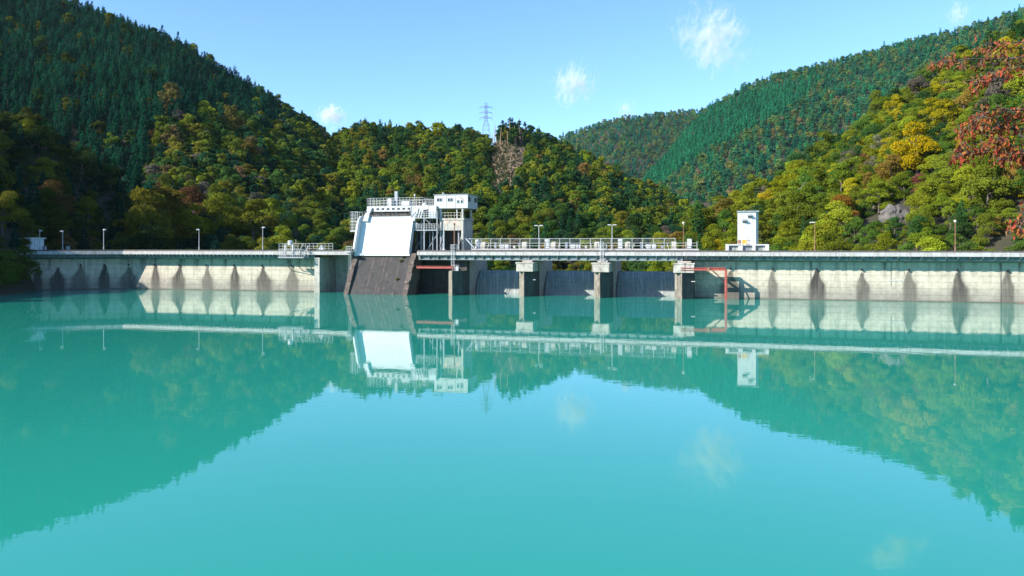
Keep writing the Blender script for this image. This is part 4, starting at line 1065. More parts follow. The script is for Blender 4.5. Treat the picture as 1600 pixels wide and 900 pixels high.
# red frame right of the last gate
RF = Thing('red_frame', 'rusty red steel frame standing in the water against the sunlit wall', 'frame', S(1133, -5), -5, 0)
z = Zp(1100, 420.5, -5); a, b = PIER[3] + 1.2, S(1134, -5)
for u in (-5.0, -2.5):
    mb = MB(); mb.box(a, b, u - .22, u + .22, z + .15, z + .24); mb.box(a, b, u - .22, u + .22, z - .24, z - .15); mb.box(a + .01, b - .01, u - .05, u + .05, z - .147, z + .147); mb.build('beam', M['red'], RF)
for s_ in (b - .2, S(1106, -5)):
    mb = MB(); mb.box(s_ - .12, s_ + .12, -4.76, -2.74, z - .2, z + .2); mb.build('cross_beam', M['red'], RF)
mb = MB(); mb.box(b - .2, b + .25, -5.2, -4.78, -1.5, z - .25); mb.box(b - .1, b + .15, -5.235, -5.203, -1.2, z - .3); mb.build('post', M['red'], RF)
mb = MB(); mb.box(b - .2, b + .25, -2.7, -2.28, -1.5, z - .25); mb.build('post', M['red'], RF)
mb = MB(); mb.bar((b, -4.9, .7), (b, -2.5, z - .4), .16); mb.bar((b - 2.4, -2.5, z - .2), (b, -2.5, z - 2.6), .18); mb.bar((b, -2.3, z - .3), (b, 0.0, z - 1.6), .18); mb.build('brace', M['red'], RF)
mb = MB(); s_ = S(1107, -5); mb.box(s_ - .2, s_ + .2, -5.34, -5.24, z - .45, z + .3); mb.build('bracket_plate', M['rust'], RF)
for zz in (1.6, 2.7, 3.8):
    mb = MB(); mb.box(b - .28, b + .33, -5.29, -5.24, zz - .06, zz + .06); mb.build('clamp', M['rust'], RF)
# ================================================================== ON THE CREST
# railing along the spillway bridge
RL = Thing('railing', 'long pale steel railing with tall posts along the spillway bridge', 'railing', S(900, -1), -1.05, 9.05)
r0, r1 = S(737, -1.05), S(1089, -1.05)
zt = 11.0
n_ = 22
for i in range(n_ + 1):
    a = r0 + (r1 - r0) * i / n_; mb = MB(); mb.bar((a, -1.05, 9.053), (a, -1.05, zt if i < n_ - 1 else 10.4), .085); mb.build('post', M['rail'], RL)
for z in (zt, 10.12, 9.62):
    mb = MB(); mb.bar((r0, -1.05 + .05, z), (r0 + (r1 - r0) * (n_ - 2) / n_ if z > 10.2 else r1, -1.05 + .05, z), .07); mb.build('rail', M['rail'], RL)
mb = MB(); a = r0 + .2
while a < r0 + (r1 - r0) * (n_ - 2) / n_:                       # open wire infill between the upper rails
    mb.bar((a, -1.0, 10.15), (a, -1.0, zt - .03), .010); a += .20
z = 10.25
while z < zt: mb.bar((r0 + .1, -1.0, z), (r0 + (r1 - r0) * (n_ - 2) / n_, -1.0, z), .008); z += .16
mb.build('wire_mesh', M['steel'], RL)
# sloping steel bar at the railing's left end
mb = MB(); mb.bar((S(729, -1), -1.3, zt + .05), (S(742, -1), -1.3, 9.2), .45, .18); mb.bar((S(733, -1), -1.3, zt), (S(737, -1), -1.3, zt), .12)
mb.build('end_strut', M['rail'], RL)

# white columns between winches
for i, (x, lb) in enumerate(((746.5, 'first white round bollard column, at the cabin end of the railing'), (855, 'white bollard column between the first and second winches'), (969.5, 'white bollard column between the second and third winches'), (1077.5, 'white bollard column at the far right end of the railing'))):
    s_ = S(x, 0.2); mb = MB(); w_ = .42 if i != 0 else .5
    if i == 0: mb.tube((s_, .2, 9.053), (s_, .2, 10.85), .5, .5, 14)
    else: mb.box(s_ - w_, s_ + w_, -.2, .6, 9.053, 10.9)
    mb.box(s_ - w_ - .1, s_ + w_ + .1, -.35, .75, 9.054, 9.2)
    solo(mb, 'white_column', M['white'], s_, .2, 9.05, lb, 'column', 'white columns along the winch deck', bevel=.03)

for i, (xa, xb, lb) in enumerate(((755.5, 820, 'cream winch over the spillway gate nearest the white cabin'), (865, 933, 'cream winch over the middle spillway gate, between the twin lamps'), (981, 1053, 'cream winch over the spillway gate beside the red frame'))):
    u = .6; sa_, sb_ = S(xa, u), S(xb, u); z = 9.053
    WN = Thing('winch', lb, 'winch', (sa_ + sb_) / 2, u, z, 'gate winches on the spillway bridge')
    for c, sg in ((sa_, 1), (sb_, -1)):
        pf = [(u - .6, z), (u + .6, z)] + [(u + .6 * math.cos(t_), z + .75 + .6 * math.sin(t_)) for t_ in np.linspace(0, math.pi, 11)]
        mb = MB(); mb.prism_s(pf, c - .48, c + .48); mb.build('drum_hood', M['cream'], WN, bevel=.03)
        mb = MB(); mb.add([(c + sg * .85, u - .5, z), (c + sg * 1.0, u - .5, z), (c + sg * 1.35, u - .5, z + 1.1), (c + sg * 1.2, u - .5, z + 1.1), (c + sg * .85, u + .5, z), (c + sg * 1.0, u + .5, z), (c + sg * 1.35, u + .5, z + 1.1), (c + sg * 1.2, u + .5, z + 1.1)],
                          [(0, 1, 2, 3), (4, 7, 6, 5), (0, 4, 5, 1), (1, 5, 6, 2), (2, 6, 7, 3), (3, 7, 4, 0)]); mb.build('side_plate', M['cream'], WN)
        mb = MB(); mb.box(c - .6, c + .6, u - .75, u + .75, z - .001, z + .1); mb.build('base_plate', M['steel'], WN)
    mid = sa_ + (sb_ - sa_) * .47
    mb = MB(); mb.tube((mid - .7, u, z + .55), (mid + .35, u, z + .55), .32, .32, 12); mb.box(mid - .6, mid + .3, u - .3, u + .3, z, z + .3); mb.build('motor', M['white'], WN)
    mb = MB(); mb.box(mid + .5, mid + 1.3, u - .4, u + .4, z, z + .85); mb.box(mid + 2.2, mid + 2.6, u - .3, u + .2, z, z + .65); mb.build('gearbox', M['white'], WN, bevel=.03)
    mb = MB(); mb.box(mid - 1.7, mid - 1.2, u - .3, u + .3, z, z + 1.25); mb.build('control_cabinet', M['steel'], WN, bevel=.02)
    mb = MB(); mb.tube((sa_ + .5, u, z + .55), (mid - .75, u, z + .55), .06); mb.tube((mid + 1.3, u, z + .55), (sb_ - .5, u, z + .55), .06); mb.build('drive_shaft', M['steel'], WN)

# ladders down to the piers
def ladder(xc, ztop, zbot, u, lb, cage=True):
    s_ = S(xc, u); L = Thing('ladder', lb, 'ladder', s_, u, zbot, 'steel ladders down to the piers')
    for q in (-.28, .28):
        mb = MB(); mb.bar((s_ + q, u, zbot), (s_ + q, u, ztop), .07); mb.build('stile', M['rail'], L)
    z = zbot + .25; mb = MB()
    while z < ztop: mb.bar((s_ - .28, u, z), (s_ + .28, u, z), .045); z += .3
    mb.build('rungs', M['rail'], L)
    if cage:
        mb = MB(); railing(mb, s_ - .5, s_ + .75, u + .1, ZT, 1.35, .42, (1, .5)); railing(mb, u + .1, u + 1.3, s_ - .5, ZT, 1.35, .6, (1, .5), axis='u'); railing(mb, u + .1, u + 1.3, s_ + .75, ZT, 1.35, .6, (1, .5), axis='u'); mb.build('guard_rail', M['rail'], L)
ladder(707.3, 9.9, 4.9, -3.4, 'white ladder with guard rails down to the pier by the dark bay')
ladder(940.3, 10.4, 6.52, -3.4, 'white ladder with guard rails down to the third white-capped pier')
mb = MB(); s_ = S(709, -3.9); railing(mb, s_ - .3, s_ + 1.0, -3.9, 4.76, 1.1, .43, (1, .5)); mb.box(s_ + .4, s_ + .9, -4.0, -3.6, 4.757, 5.6)
solo(mb, 'valve_stand', M['rail'], s_, -3.9, 4.75, 'small pale valve stand with rails on the pier by the dark bay', 'valve stand')

# lamps
def lamp(x, ytop, kind, lb, u=-1.6, base=ZT, mat='rail', side=1):
    s_ = S(x, u)
    L = Thing('street_lamp', lb, 'street lamp', s_, u, base, 'lamps along the dam crest')
    zt_ = Zp(x, ytop, u)
    mb = MB(); mb.tube((s_, u, base + .003), (s_, u, zt_ - .12), .075, .055, 8); mb.tube((s_, u, base + .003), (s_, u, base + .9), .11, .11, 8); mb.build('pole', M[mat], L)
    if kind == 'globe':
        mb = MB(); mb.ball((s_ + side * .10, u, zt_), .27, .25); mb.tube((s_ + side * .1, u, zt_ - .33), (s_ + side * .1, u, zt_ - .2), .1); mb.build('lamp_head', M['cream'], L, smooth=True)
    elif kind == 'arm':
        mb = MB(); mb.tube((s_, u, zt_ - .15), (s_ + side * .35, u, zt_), .045); mb.build('arm', M[mat], L)
        mb = MB(); mb.ball((s_ + side * .38, u, zt_ - .06), .3, .16); mb.ball((s_ + side * .02, u, zt_ - .08), .2, .2); mb.build('lamp_head', M['white'], L, smooth=True)
    elif kind == 'box':
        mb = MB(); mb.box(s_ - .85, s_ + .1, u - .2, u + .2, zt_ - .12, zt_ + .1); mb.build('lamp_head', M['cream'], L, bevel=.04)
    elif kind == 'twin':
        mb = MB(); mb.bar((s_ - .8, u, zt_ - .1), (s_ + .8, u, zt_ - .1), .07); mb.build('arm', M[mat], L)
        for q in (-.5, .5):
            mb = MB(); mb.box(s_ + q - .36, s_ + q + .36, u - .17, u + .17, zt_ - .06, zt_ + .1); mb.build('lamp_head', M['white'], L, bevel=.03)
def lamp_w(x, ytop, lb, side=1):
    a = arc_of(PATH_L, x); s_, u_, an = along(PATH_L, a); lamp_u = u_ + 1.0
    lamp(x, ytop, 'arm', lb, u=lamp_u, side=side)
lamp_w(62, 360, 'slim grey lamp post nearest the hut at the shaded dam end'); lamp_w(98, 361, 'slim lamp post second from the hut, head turned towards the hut', -1)
lamp_w(162, 358.5, 'lamp post third from the hut, above the edge of the hill shadow')
lamp(311, 358.5, 'arm', 'lamp post before bright yellow-green trees, fourth from the hut', u=1.0, side=-1); lamp(410.5, 355, 'arm', 'lamp post just left of the caged gauge platform', u=1.0)
lamp(842, 352.5, 'twin', 'twin-headed lamp over the pier beside the first gate', u=-.6, base=9.05, mat='rail'); lamp(956.5, 351.5, 'twin', 'twin-headed lamp over the pier with the ladder', u=-.6, base=9.05)
lamp(1068, 348.5, 'globe', 'slender rusty lamp with round white globe near the railing end', u=-.6, base=9.05, mat='rust', side=0)
lamp(1273, 347.5, 'box', 'rusty lamp post with square head right of the lift tower', mat='rust'); lamp(1492.5, 345.5, 'globe', 'tall rusty lamp post with round globe at the right of the dam', mat='rust', side=0)
for x in (64.5, 101.5):
    a = arc_of(PATH_L, x); s_, u_, an = along(PATH_L, a); mb = MB(); mb.box(s_ - .3, s_ + .3, u_ + .6, u_ + 1.1, ZT + .003, ZT + 1.0); mb.box(s_ - .36, s_ + .36, u_ + .55, u_ + 1.15, ZT + 1.003, ZT + 1.08)
    solo(mb, 'switch_box', M['steel'], s_, u_ + .8, ZT, 'grey switch box at the foot of the lamp ' + ('nearest the hut' if x < 80 else 'second from the hut'), 'switch box', 'switch boxes by the lamps')

# lift tower
LT = Thing('lift_tower', 'white narrow tower with two propped-open hatches on the dam crest', 'tower', S(1168, 1), 1.2, ZT)
u = 0.6; a, b = S(1152.5, u), S(1185, u); zt_ = Zp(1168, 331.5, u); c = S(1181.3, u)
mb = MB(); mb.box(a, c, u, u + 3.2, ZT + .003, zt_); mb.box(c + .003, b, u + .5, u + 3.2, ZT + .003, zt_); mb.build('tower_wall', M['white'], LT)
mb = MB(); mb.box(a - .12, b + .12, u - .18, u + 3.4, zt_ + .003, zt_ + .26); mb.build('roof', M['steel'], LT)
for (x0, x1, y0, y1) in ((1168.6, 1174.2, 335.2, 341), (1160.2, 1166.0, 342.9, 348.6)):
    a_, b_, z0_, z1_ = S(x0, u), S(x1, u), Zp(x0, y1, u), Zp(x0, y0, u)
    mb = MB(); mb.box(a_, b_, u - .02, u - .003, z0_, z1_); h_ = mb.build('hatch', M['glass'], LT)
    mb = MB(); mb.prism_s([(u - .03, z1_ + .02), (u - .75, z1_ - .25), (u - .75, z1_ - .30), (u - .03, z1_ - .03)], a_ - .03, b_ + .03); sub(mb, 'hatch_cover', M['steel'], h_, LT)
    mb = MB(); mb.bar((a_ + .1, u - .02, z0_ + .1), (a_ + .1, u - .7, z1_ - .3), .035); sub(mb, 'hatch_stay', M['steel'], h_, LT)
b0, b1 = S(1133.5, -.6), S(1201.5, -.6); bz = Zp(1168, 381.5, -.6)
mb = MB(); mb.box(b0, b1, -.6, .597, bz - .25, bz)
for (x0, x1) in ((1133.5, 1139), (1153.5, 1160.5), (1175.5, 1180.5), (1195.5, 1201.5)): mb.box(S(x0, -.6), S(x1, -.6), -.6, .597, ZT + .003, bz - .253)
mb.box(b0, a - .003, .6, 2.6, ZT + .003, bz); mb.box(b + .003, b1, .6, 2.6, ZT + .003, bz); mb.build('base_house', M['white'], LT)
for k, (x0, x1) in enumerate(((1139, 1153.5), (1160.5, 1175.5), (1180.5, 1195.5))):
    mb = MB(); s0_, s1_ = S(x0, -.6) + .004, S(x1, -.6) - .004
    mb.box(s0_, s1_, -.1, -.04, ZT + .004, bz - .256)
    q = s0_ + .12
    while q < s1_: mb.box(q, q + .03, -.12, -.101, ZT + .05, bz - .3); q += .16
    mb.build('shutter', M['steel'] if k == 1 else M['gate'], LT)
for k, (x0, x1, y0, y1, mt) in enumerate(((1153, 1158, 376, 381, 'rust'), (1159.5, 1167, 375.5, 381.5, 'yellow'), (1167.5, 1172, 375.5, 377.5, 'steel'))):
    mb = MB(); mb.box(S(x0, -.7), S(x1, -.7), -.76, -.70, Zp(x0, y1, -.7) + .1, Zp(x0, y0, -.7) + .1); 
    for q in (x0 + 1, x1 - 1): mb.box(S(q, -.7) - .03, S(q, -.7) + .03, -.697, -.64, bz - .2, Zp(x0, y0, -.7))
    solo(mb, 'notice_board', M[mt], S(x0, -.7), -.7, bz, {'rust': 'small brown notice board on the low base of the lift tower', 'yellow': 'orange-yellow notice board on the low base of the lift tower', 'steel': 'small grey plate high beside the orange notice board'}[mt], 'notice board', 'boards at the lift tower')

# caged gauge platform on the left wing
GP = Thing('gauge_platform', 'pale steel caged platform with a white tank hung on the left dam wall', 'platform', S(458, -4), -4, 7)
u0, u1 = -5.0, -3.22; a, b = S(438.5, -4), S(478, -4); z0 = Zp(458, 401.5, -4)
mb = MB(); mb.box(a, b, u0, u1, z0 - .22, z0); mb.build('platform_floor', M['steel'], GP)
mb = MB(); railing(mb, a, b, u0 + .05, z0, 1.5, .42, (1, .66, .33)); railing(mb, u0 + .05, u1, a, z0, 1.5, .5, (1, .66, .33), axis='u'); railing(mb, u0 + .05, u1, b, z0, 1.5, .5, (1, .66, .33), axis='u'); mb.build('cage', M['rail'], GP)
for k, q in enumerate((a + 1.3, a + 3.0)):
    mb = MB(); mb.box(q - .12, q + .12, u0 + .5, u0 + .8, z0, Zp(458, 382, -4)); mb.build('post', M['white'], GP)
mb = MB(); s_ = S(454, -4); mb.tube((s_, -4.1, Zp(454, 383, -4)), (s_, -4.1, Zp(454, 376.5, -4)), .52, .52, 14); mb.ball((s_, -4.1, Zp(454, 376.5, -4)), .52, .14, 14); mb.build('tank', M['white'], GP)
mb = MB(); mb.bar((S(462, -4), -3.9, z0), (S(462, -4), -3.9, Zp(462, 374, -4)), .06); mb.build('mast', M['rail'], GP)
mb = MB(); mb.bar((b - .2, u0 + .4, z0), (b + .0, -3.0, ZT + 1.2), .12); mb.bar((b - 1.8, u0 + .4, z0 + .3), (b - .2, u0 + .4, Zp(478, 381, -4)), .08); mb.build('stair', M['rail'], GP)
for q in (a + .4, (a + b) / 2, b - .4):
    mb = MB(); mb.bar((q, u0 + .2, z0 - .2), (q, -.02, z0 - 3.0), .13); mb.build('brace', M['steel'], GP)
mb = MB(); a2, b2 = S(436, -2.4), S(520, -2.4); railing(mb, a2, b2, -2.4, ZT, 1.6, .9, (1, .66, .33))
solo(mb, 'railing', M['rail'], (a2 + b2) / 2, -2.4, ZT, 'short pale railing on the crest behind the caged gauge platform', 'railing')
mb = MB(); s_ = S(503, -1); mb.box(s_ - .5, s_ + .5, -1.4, -.6, ZT + .003, ZT + .8); mb.ball((s_, -1, ZT + .95), .3); solo(mb, 'valve_box', M['rail'], s_, -1, ZT, 'small pale valve box on the crest left of the white gate', 'valve box')
mb = MB(); a2, b2 = S(541, -3.4), S(550, -3.4); railing(mb, a2, b2, -3.5, ZT, 1.0, .5, (1, .5)); mb.box(a2, b2, -4.0, -3.22, ZT - .2, ZT - .003); mb.bar((b2 - .4, -3.9, 4.8), (b2 - .4, -3.9, ZT - .2), .06); mb.bar((b2, -3.9, 4.8), (b2, -3.9, ZT - .2), .06)
solo(mb, 'ladder_stage', M['rail'], a2, -3.5, ZT, 'tiny railed ladder stage at the left edge of the dark ramp', 'ladder stage')

# hut at the left end
hs, hu = S(35, -8.2), -8.2
HT = Thing('guard_hut', 'pale flat-roofed hut with a wide dark shutter at the shaded dam end', 'hut', hs, hu, 8.5)
wd_ = 2.35; zt_ = 11.2
mb = MB(); mb.box(hs - wd_, hs + wd_, hu, hu + 3.5, 8.0, zt_); mb.build('hut_wall', M['hut'], HT)
mb = MB(); mb.box(hs - wd_ - .3, hs + wd_ + .35, hu - .5, hu + 3.8, zt_ + .003, zt_ + .25); mb.build('roof', M['hut'], HT, bevel=.02)
mb = MB(); mb.box(hs - 1.2, hs + 1.5, hu - .05, hu - .003, 8.55, 10.4); mb.build('shutter', M['gate'], HT)
mb = MB(); mb.box(hs - 1.35, hs - 1.203, hu - .08, hu - .003, 8.5, 10.55); mb.box(hs + 1.503, hs + 1.65, hu - .08, hu - .003, 8.5, 10.55); mb.box(hs - 1.2, hs + 1.5, hu - .08, hu - .003, 10.403, 10.55); mb.build('shutter_frame', M['white'], HT)
mb = MB(); mb.box(hs + 1.85, hs + 2.15, hu - .04, hu - .003, 8.6, 10.5); mb.build('door', M['white'], HT)

# ================================================================== ON THE HILLS
def face_up(p, Y): return p
# lattice pylon on the ridge
gx = at(759.5, 212, 648); gz = float(terrain(np.array([gx[0]]), np.array([gx[1]]))[0][0])
topz = at(759.5, 161, 648)[2]
PY = empty('power_pylon', (gx[0], gx[1], gz), R(12), 'tall grey lattice power pylon standing on the wooded ridge', 'pylon')
H_ = topz - gz
def half(t_): return 3.3 * (1 - t_) + .55 if t_ < .6 else .75 + (1 - t_) * .75
mb = MB(); lv = [0, .14, .27, .39, .5, .6, .68, .76, .84, .92, 1.0]
for i in range(len(lv) - 1):
    t0, t1 = lv[i], lv[i + 1]; h0_, h1_ = half(t0), half(t1); z0, z1 = t0 * H_, t1 * H_
    c0 = [(-h0_, -h0_, z0), (h0_, -h0_, z0), (h0_, h0_, z0), (-h0_, h0_, z0)]; c1 = [(-h1_, -h1_, z1), (h1_, -h1_, z1), (h1_, h1_, z1), (-h1_, h1_, z1)]
    for k in range(4):
        mb.bar(c0[k], c1[k], .15); mb.bar(c0[k], c1[(k + 1) % 4], .07); mb.bar(c0[(k + 1) % 4], c1[k], .07); mb.bar(c1[k], c1[(k + 1) % 4], .14)
mb.build('lattice_mast', M['steel'], parent=PY)
for t_ in (.66, .78, .90):
    mb = MB(); z = t_ * H_; L_ = 5.0
    for sg in (-1, 1):
        for yy in (-.5, .5):
            mb.bar((0, yy, z), (sg * L_, 0, z + .2), .2); mb.bar((0, yy, z + 1.3), (sg * L_, 0, z + .2), .15)
        mb.bar((sg * L_, 0, z + .2), (sg * L_, 0, z - 1.6), .3)
    mb.build('cross_arm', M['steel'], parent=PY)

# standing bare trunks along the top of the cleared strip, and felled logs below
rng = np.random.default_rng(21)
xs = [776, 781, 785, 789.5, 793, 797, 800.5, 803, 806, 809.5, 813, 817, 821, 770, 766, 773]
kinds = ['straight', 'thin', 'leaning', 'tall', 'short']
for i, x in enumerate(xs):
    g = ground_at(x, 226 + rng.uniform(-6, 4) + (8 if x < 775 else 0), 260)
    if g is None: continue
    h = rng.uniform(13, 20) if x > 775 else rng.uniform(10, 16); mb = MB(); lean = rng.normal() * .35
    mb.tube((0, 0, -.8), (lean, 0, h * .5), .34, .26, 6); mb.tube((lean, 0, h * .5), (lean * 2.2, rng.normal() * .3, h), .26, .09, 6)
    for k in range(4):
        z = h * rng.uniform(.55, .95); a_ = rng.uniform(0, 6.28); mb.bar((lean * z / h * 2, 0, z), (lean * z / h * 2 + math.cos(a_) * 1.1, math.sin(a_) * 1.1, z + .4), .08)
    o = mb.build('bare_trunk', M['deadwood']); o.location = g
    od = ['first', 'second', 'third', 'fourth', 'fifth', 'sixth', 'seventh', 'eighth', 'ninth', 'tenth', 'eleventh', 'twelfth', 'thirteenth', 'fourteenth', 'fifteenth', 'sixteenth'][sorted(xs).index(x)]
    if 1 < i < 13 or i == 14:
        c = bpy.data.objects.new('crown', BL[1][i % 6]); COL.objects.link(c); c.parent = o; c.location = (lean * 2, 0, h * .72); c.scale = (.42, .42, .50); c['tint'] = [.014, .050, .030]
    tag(o, f'pale bare trunk above the cleared strip, {od} from the pylon', 'bare trunk', 'bare trunks above the cleared strip')
mb = MB(); cnt = 0
while cnt < 420:
    x, y = rng.uniform(760, 830), rng.uniform(212, 294)
    if not inpoly(np.array([x]), np.array([y]), SCAR)[0]: continue
    g = ground_at(x, y, 260); cnt += 1
    if g is None: continue
    a_ = rng.normal() * .7 + 1.2; L_ = rng.uniform(1.5, 6.5); d_ = Vector((math.cos(a_) * L_ / 2, math.sin(a_) * L_ * .3, rng.uniform(-.2, .9) * L_ / 2)); c_ = Vector(g) + Vector((0, 0, .5))
    mb.bar(c_ - d_, c_ + d_, rng.uniform(.14, .36))
tag(mb.build('felled_debris', M['deadwood']), kind='stuff')
# low scrub among the felled logs
V_, F_, L_ = [], [], []; nb = 0
for k in range(700):
    x, y = rng.uniform(760, 815), rng.uniform(215, 292)
    if not inpoly(np.array([x]), np.array([y]), SCAR)[0] or rng.uniform() < (.05 if x < 796 else .5): continue
    g = ground_at(x, y, 260)
    if g is None: continue
    d_ = rng.normal(size=(26, 3)); v_, f_ = leaf_cloud(np.array(g) + np.array([0, 0, .6]) + d_ * np.array([.9, .9, .5]), d_ + np.array([0, 0, .6]), .8, rng)
    V_.append(v_); F_.append(f_ + nb); nb += len(v_); L_.append(np.tile([*(np.array([1, 1, 1]) * rng.uniform(.6, 1.3)), 1], (len(v_), 1)))
me = mesh_np('low_scrub', np.concatenate(V_), np.concatenate(F_), M['leaf'], {'leafv': ('FLOAT_COLOR', np.concatenate(L_))})
o = bpy.data.objects.new('low_scrub', me); COL.objects.link(o); o['tint'] = [.085, .095, .045]; tag(o, kind='stuff')

# rock face on the sunny slope
def rocks(x0, x1, y0, y1, seed, lb):
    g = ground_at((x0 + x1) / 2, y1 - 4, 140)
    rng = np.random.default_rng(seed); n1, n2 = 40, 14; w_ = (x1 - x0) * g[1] / F; h_ = (y1 - y0) * g[1] / F * 1.15
    aa, bb = np.meshgrid(np.linspace(0, 1, n1), np.linspace(0, 1, n2)); aa, bb = aa.ravel(), bb.ravel()
    env = np.sin(np.pi * np.clip(aa, .02, .98)) ** .2 * (0.80 + .3 * vnoise(aa * 6, aa * 0, seed))
    X_ = (aa - .5) * w_; Z_ = bb * h_ * env - .8; Y_ = bb * h_ * .55 - 4.2 + 1.6 * fbm(aa * w_ * .35, bb * h_ * .5, seed, 4) + .5 * np.round(2 * vnoise(aa * w_ * .6, bb * h_ * .8, seed + 4))
    ids = np.arange(n1 * n2).reshape(n2, n1); Fq = np.stack([ids[:-1, :-1], ids[:-1, 1:], ids[1:, 1:], ids[1:, :-1]], -1).reshape(-1, 4)
    V = np.stack([X_, Y_, Z_], 1); Vb = V + np.array([0, 6, -.5]); nn = len(V)
    edge = list(ids[-1]); top = [(edge[i], edge[i + 1], edge[i + 1] + nn, edge[i] + nn) for i in range(n1 - 1)]
    me = mesh_np('rock_face', np.concatenate([V, Vb]), np.concatenate([Fq, np.array(top)]), M['rock'])
    o = bpy.data.objects.new('rock_face', me); COL.objects.link(o); o.location = g; o.rotation_euler = (0, 0, -.35); tag(o, lb, 'rock face')
    return g
ra = rocks(1374, 1420, 322, 348, 4, 'larger grey rock face showing among trees on the sunny slope')
rb_ = rocks(1340, 1366, 320, 333, 9, 'smaller pale rock face beside the utility pole on the slope')
for x, y0, y1, lb in ((1356, 302, 326, 'grey utility pole standing beside the smaller rock face'), (1544.5, 262, 292, 'pale utility pole below the red-leaved boughs on the slope')):
    g = ground_at(x, y1 - 2, 140); zt_ = at(x, y0, g[1])[2]
    if zt_ < g[2] + 3: zt_ = g[2] + 7
    o = empty('utility_pole', (g[0], g[1] - 2.5, g[2] - 1.5), 0, lb, 'utility pole', 'utility poles on the slope'); hh = zt_ - g[2] + 1.5
    mb = MB(); mb.tube((0, 0, -.5), (0, 0, hh), .2, .13, 8); mb.build('pole', M['rail'], parent=o)
    mb = MB(); mb.bar((-.8, 0, hh - .6), (.8, 0, hh - .6), .12); mb.build('cross_arm', M['steel'], parent=o)

# ================================================================== THE RED-LEAVED CHERRY AT THE NEAR RIGHT BANK
def bank_h(x, y): return np.minimum(8.0, 7.9 - 0.70 * np.maximum(0, y - 1.5 - np.clip((x - 3.5) * .75, 0, 5.2)))
gx_, gy_ = np.meshgrid(np.linspace(-30, 40, 60), np.linspace(-25, 40, 60))
bz_ = bank_h(gx_, gy_) + .25 * fbm(gx_ * .4, gy_ * .4, 5, 4); bz_ = np.maximum(bz_, -1.5)
ids = np.arange(3600).reshape(60, 60); Fq = np.stack([ids[:-1, :-1], ids[:-1, 1:], ids[1:, 1:], ids[1:, :-1]], -1).reshape(-1, 4)
o = bpy.data.objects.new('near_bank', mesh_np('near_bank', np.stack([gx_, gy_, bz_], -1).reshape(-1, 3), Fq, M['terrain'], smooth=True)); COL.objects.link(o); tag(o, kind='structure')

base = Vector((8.2, 7.4, float(bank_h(np.array(8.2), np.array(7.4))) - .2))
CH = empty('cherry_tree', base, 0, 'near cherry tree with drooping red-orange leaves reaching in from the right', 'tree')
rng = np.random.default_rng(12)
def P3(x, y, Y): return Vector(at(x, y, Y)) - base
def path3(pts, n=14):
    out = []
    for i in range(len(pts) - 1):
        for k in range(n):
            out.append(pts[i].lerp(pts[i + 1], k / n))
    out.append(pts[-1]); return out
limbs = []
tr_top = Vector((-.3, -.2, 3.6))
mb = MB(); mb.tube((0, 0, -.4), (-.1, -.05, 1.6), .24, .19, 10); mb.tube((-.1, -.05, 1.6), tr_top, .19, .12, 10); mb.tube(tr_top, (-.5, 0, 5.2), .12, .05, 8); mb.build('trunk', M['bark'], parent=CH)
# boughs: photo column, row, distance; radius at the start; leaf density
BO = [
 ([(1760, 60, 7.6), (1660, 78, 7.3), (1580, 92, 7.1), (1520, 92, 7.0), (1455, 98, 6.9)], .022, 1.0, 19),
 ([(1700, 66, 7.5), (1640, 62, 7.5), (1590, 66, 7.4), (1530, 68, 7.3)], .018, .8, 19),
 ([(1700, 130, 7.2), (1650, 106, 7.0), (1595, 104, 6.8), (1545, 120, 6.7), (1522, 130, 6.6)], .018, .75, 12),
 ([(1760, 230, 7.4), (1680, 190, 7.2), (1600, 172, 7.0), (1550, 172, 6.9), (1528, 185, 6.8)], .018, .9, 17),
 ([(1700, 205, 7.4), (1640, 205, 7.2), (1585, 200, 7.0), (1540, 198, 6.9), (1500, 208, 6.8)], .018, 1.0, 18),
 ([(1700, 225, 7.6), (1640, 235, 7.4), (1580, 232, 7.2), (1530, 236, 7.0), (1494, 244, 6.9)], .018, 1.1, 18),
 ([(1690, 240, 7.1), (1640, 255, 6.9), (1590, 232, 6.8), (1560, 215, 6.7)], .03, 1.0, 17),
 ([(1680, 250, 7.6), (1640, 258, 7.6), (1600, 250, 7.5), (1555, 250, 7.4)], .03, .9, 15),
 ([(1690, 320, 7.2), (1650, 322, 7.0), (1625, 326, 6.9), (1602, 342, 6.8), (1590, 360, 6.8)], .025, .9, 14),
]
mb = MB(); LC, LD, LK = [], [], []
for pts_, r0_, dens, spread in BO:
    pp = path3([P3(*q) for q in pts_]); st_ = tr_top if pts_[0][1] < 240 else Vector((-.15, -.1, 2.4))
    pp = [st_.lerp(pp[0], k / 6) for k in range(6)] + pp
    for i in range(len(pp) - 1):
        t0, t1 = i / len(pp), (i + 1) / len(pp); mb.tube(pp[i], pp[i + 1], r0_ * .35 * (1 - t0) + .003, r0_ * .35 * (1 - t1) + .003, 6)
    for i in range(8, len(pp) - 1):
        p = pp[i]; d_ = (pp[i + 1] - p).normalized()
        for tw in range(rng.poisson(1.3 * dens)):
            tdir = Vector((-.5 + rng.normal() * .4, rng.normal() * .8, rng.normal() * .45)).normalized(); TL = rng.uniform(.05, .17)
            e_ = p + tdir * TL; mb.tube(p, e_, .004, .002, 4)
            for k in range(int(3 + TL * 20)):
                q = p + tdir * TL * rng.uniform(.15, 1.0) + Vector(rng.normal(size=3) * .02)
                ld = Vector((rng.normal() * .5 - .15, rng.normal() * .5, -rng.uniform(.5, 1.2))).normalized()
                LC.append(q); LD.append(ld); LK.append((pts_[0][1], q.z))
mb.build('bough', M['bark'], parent=CH)
V, Fq, Cc = [], [], []
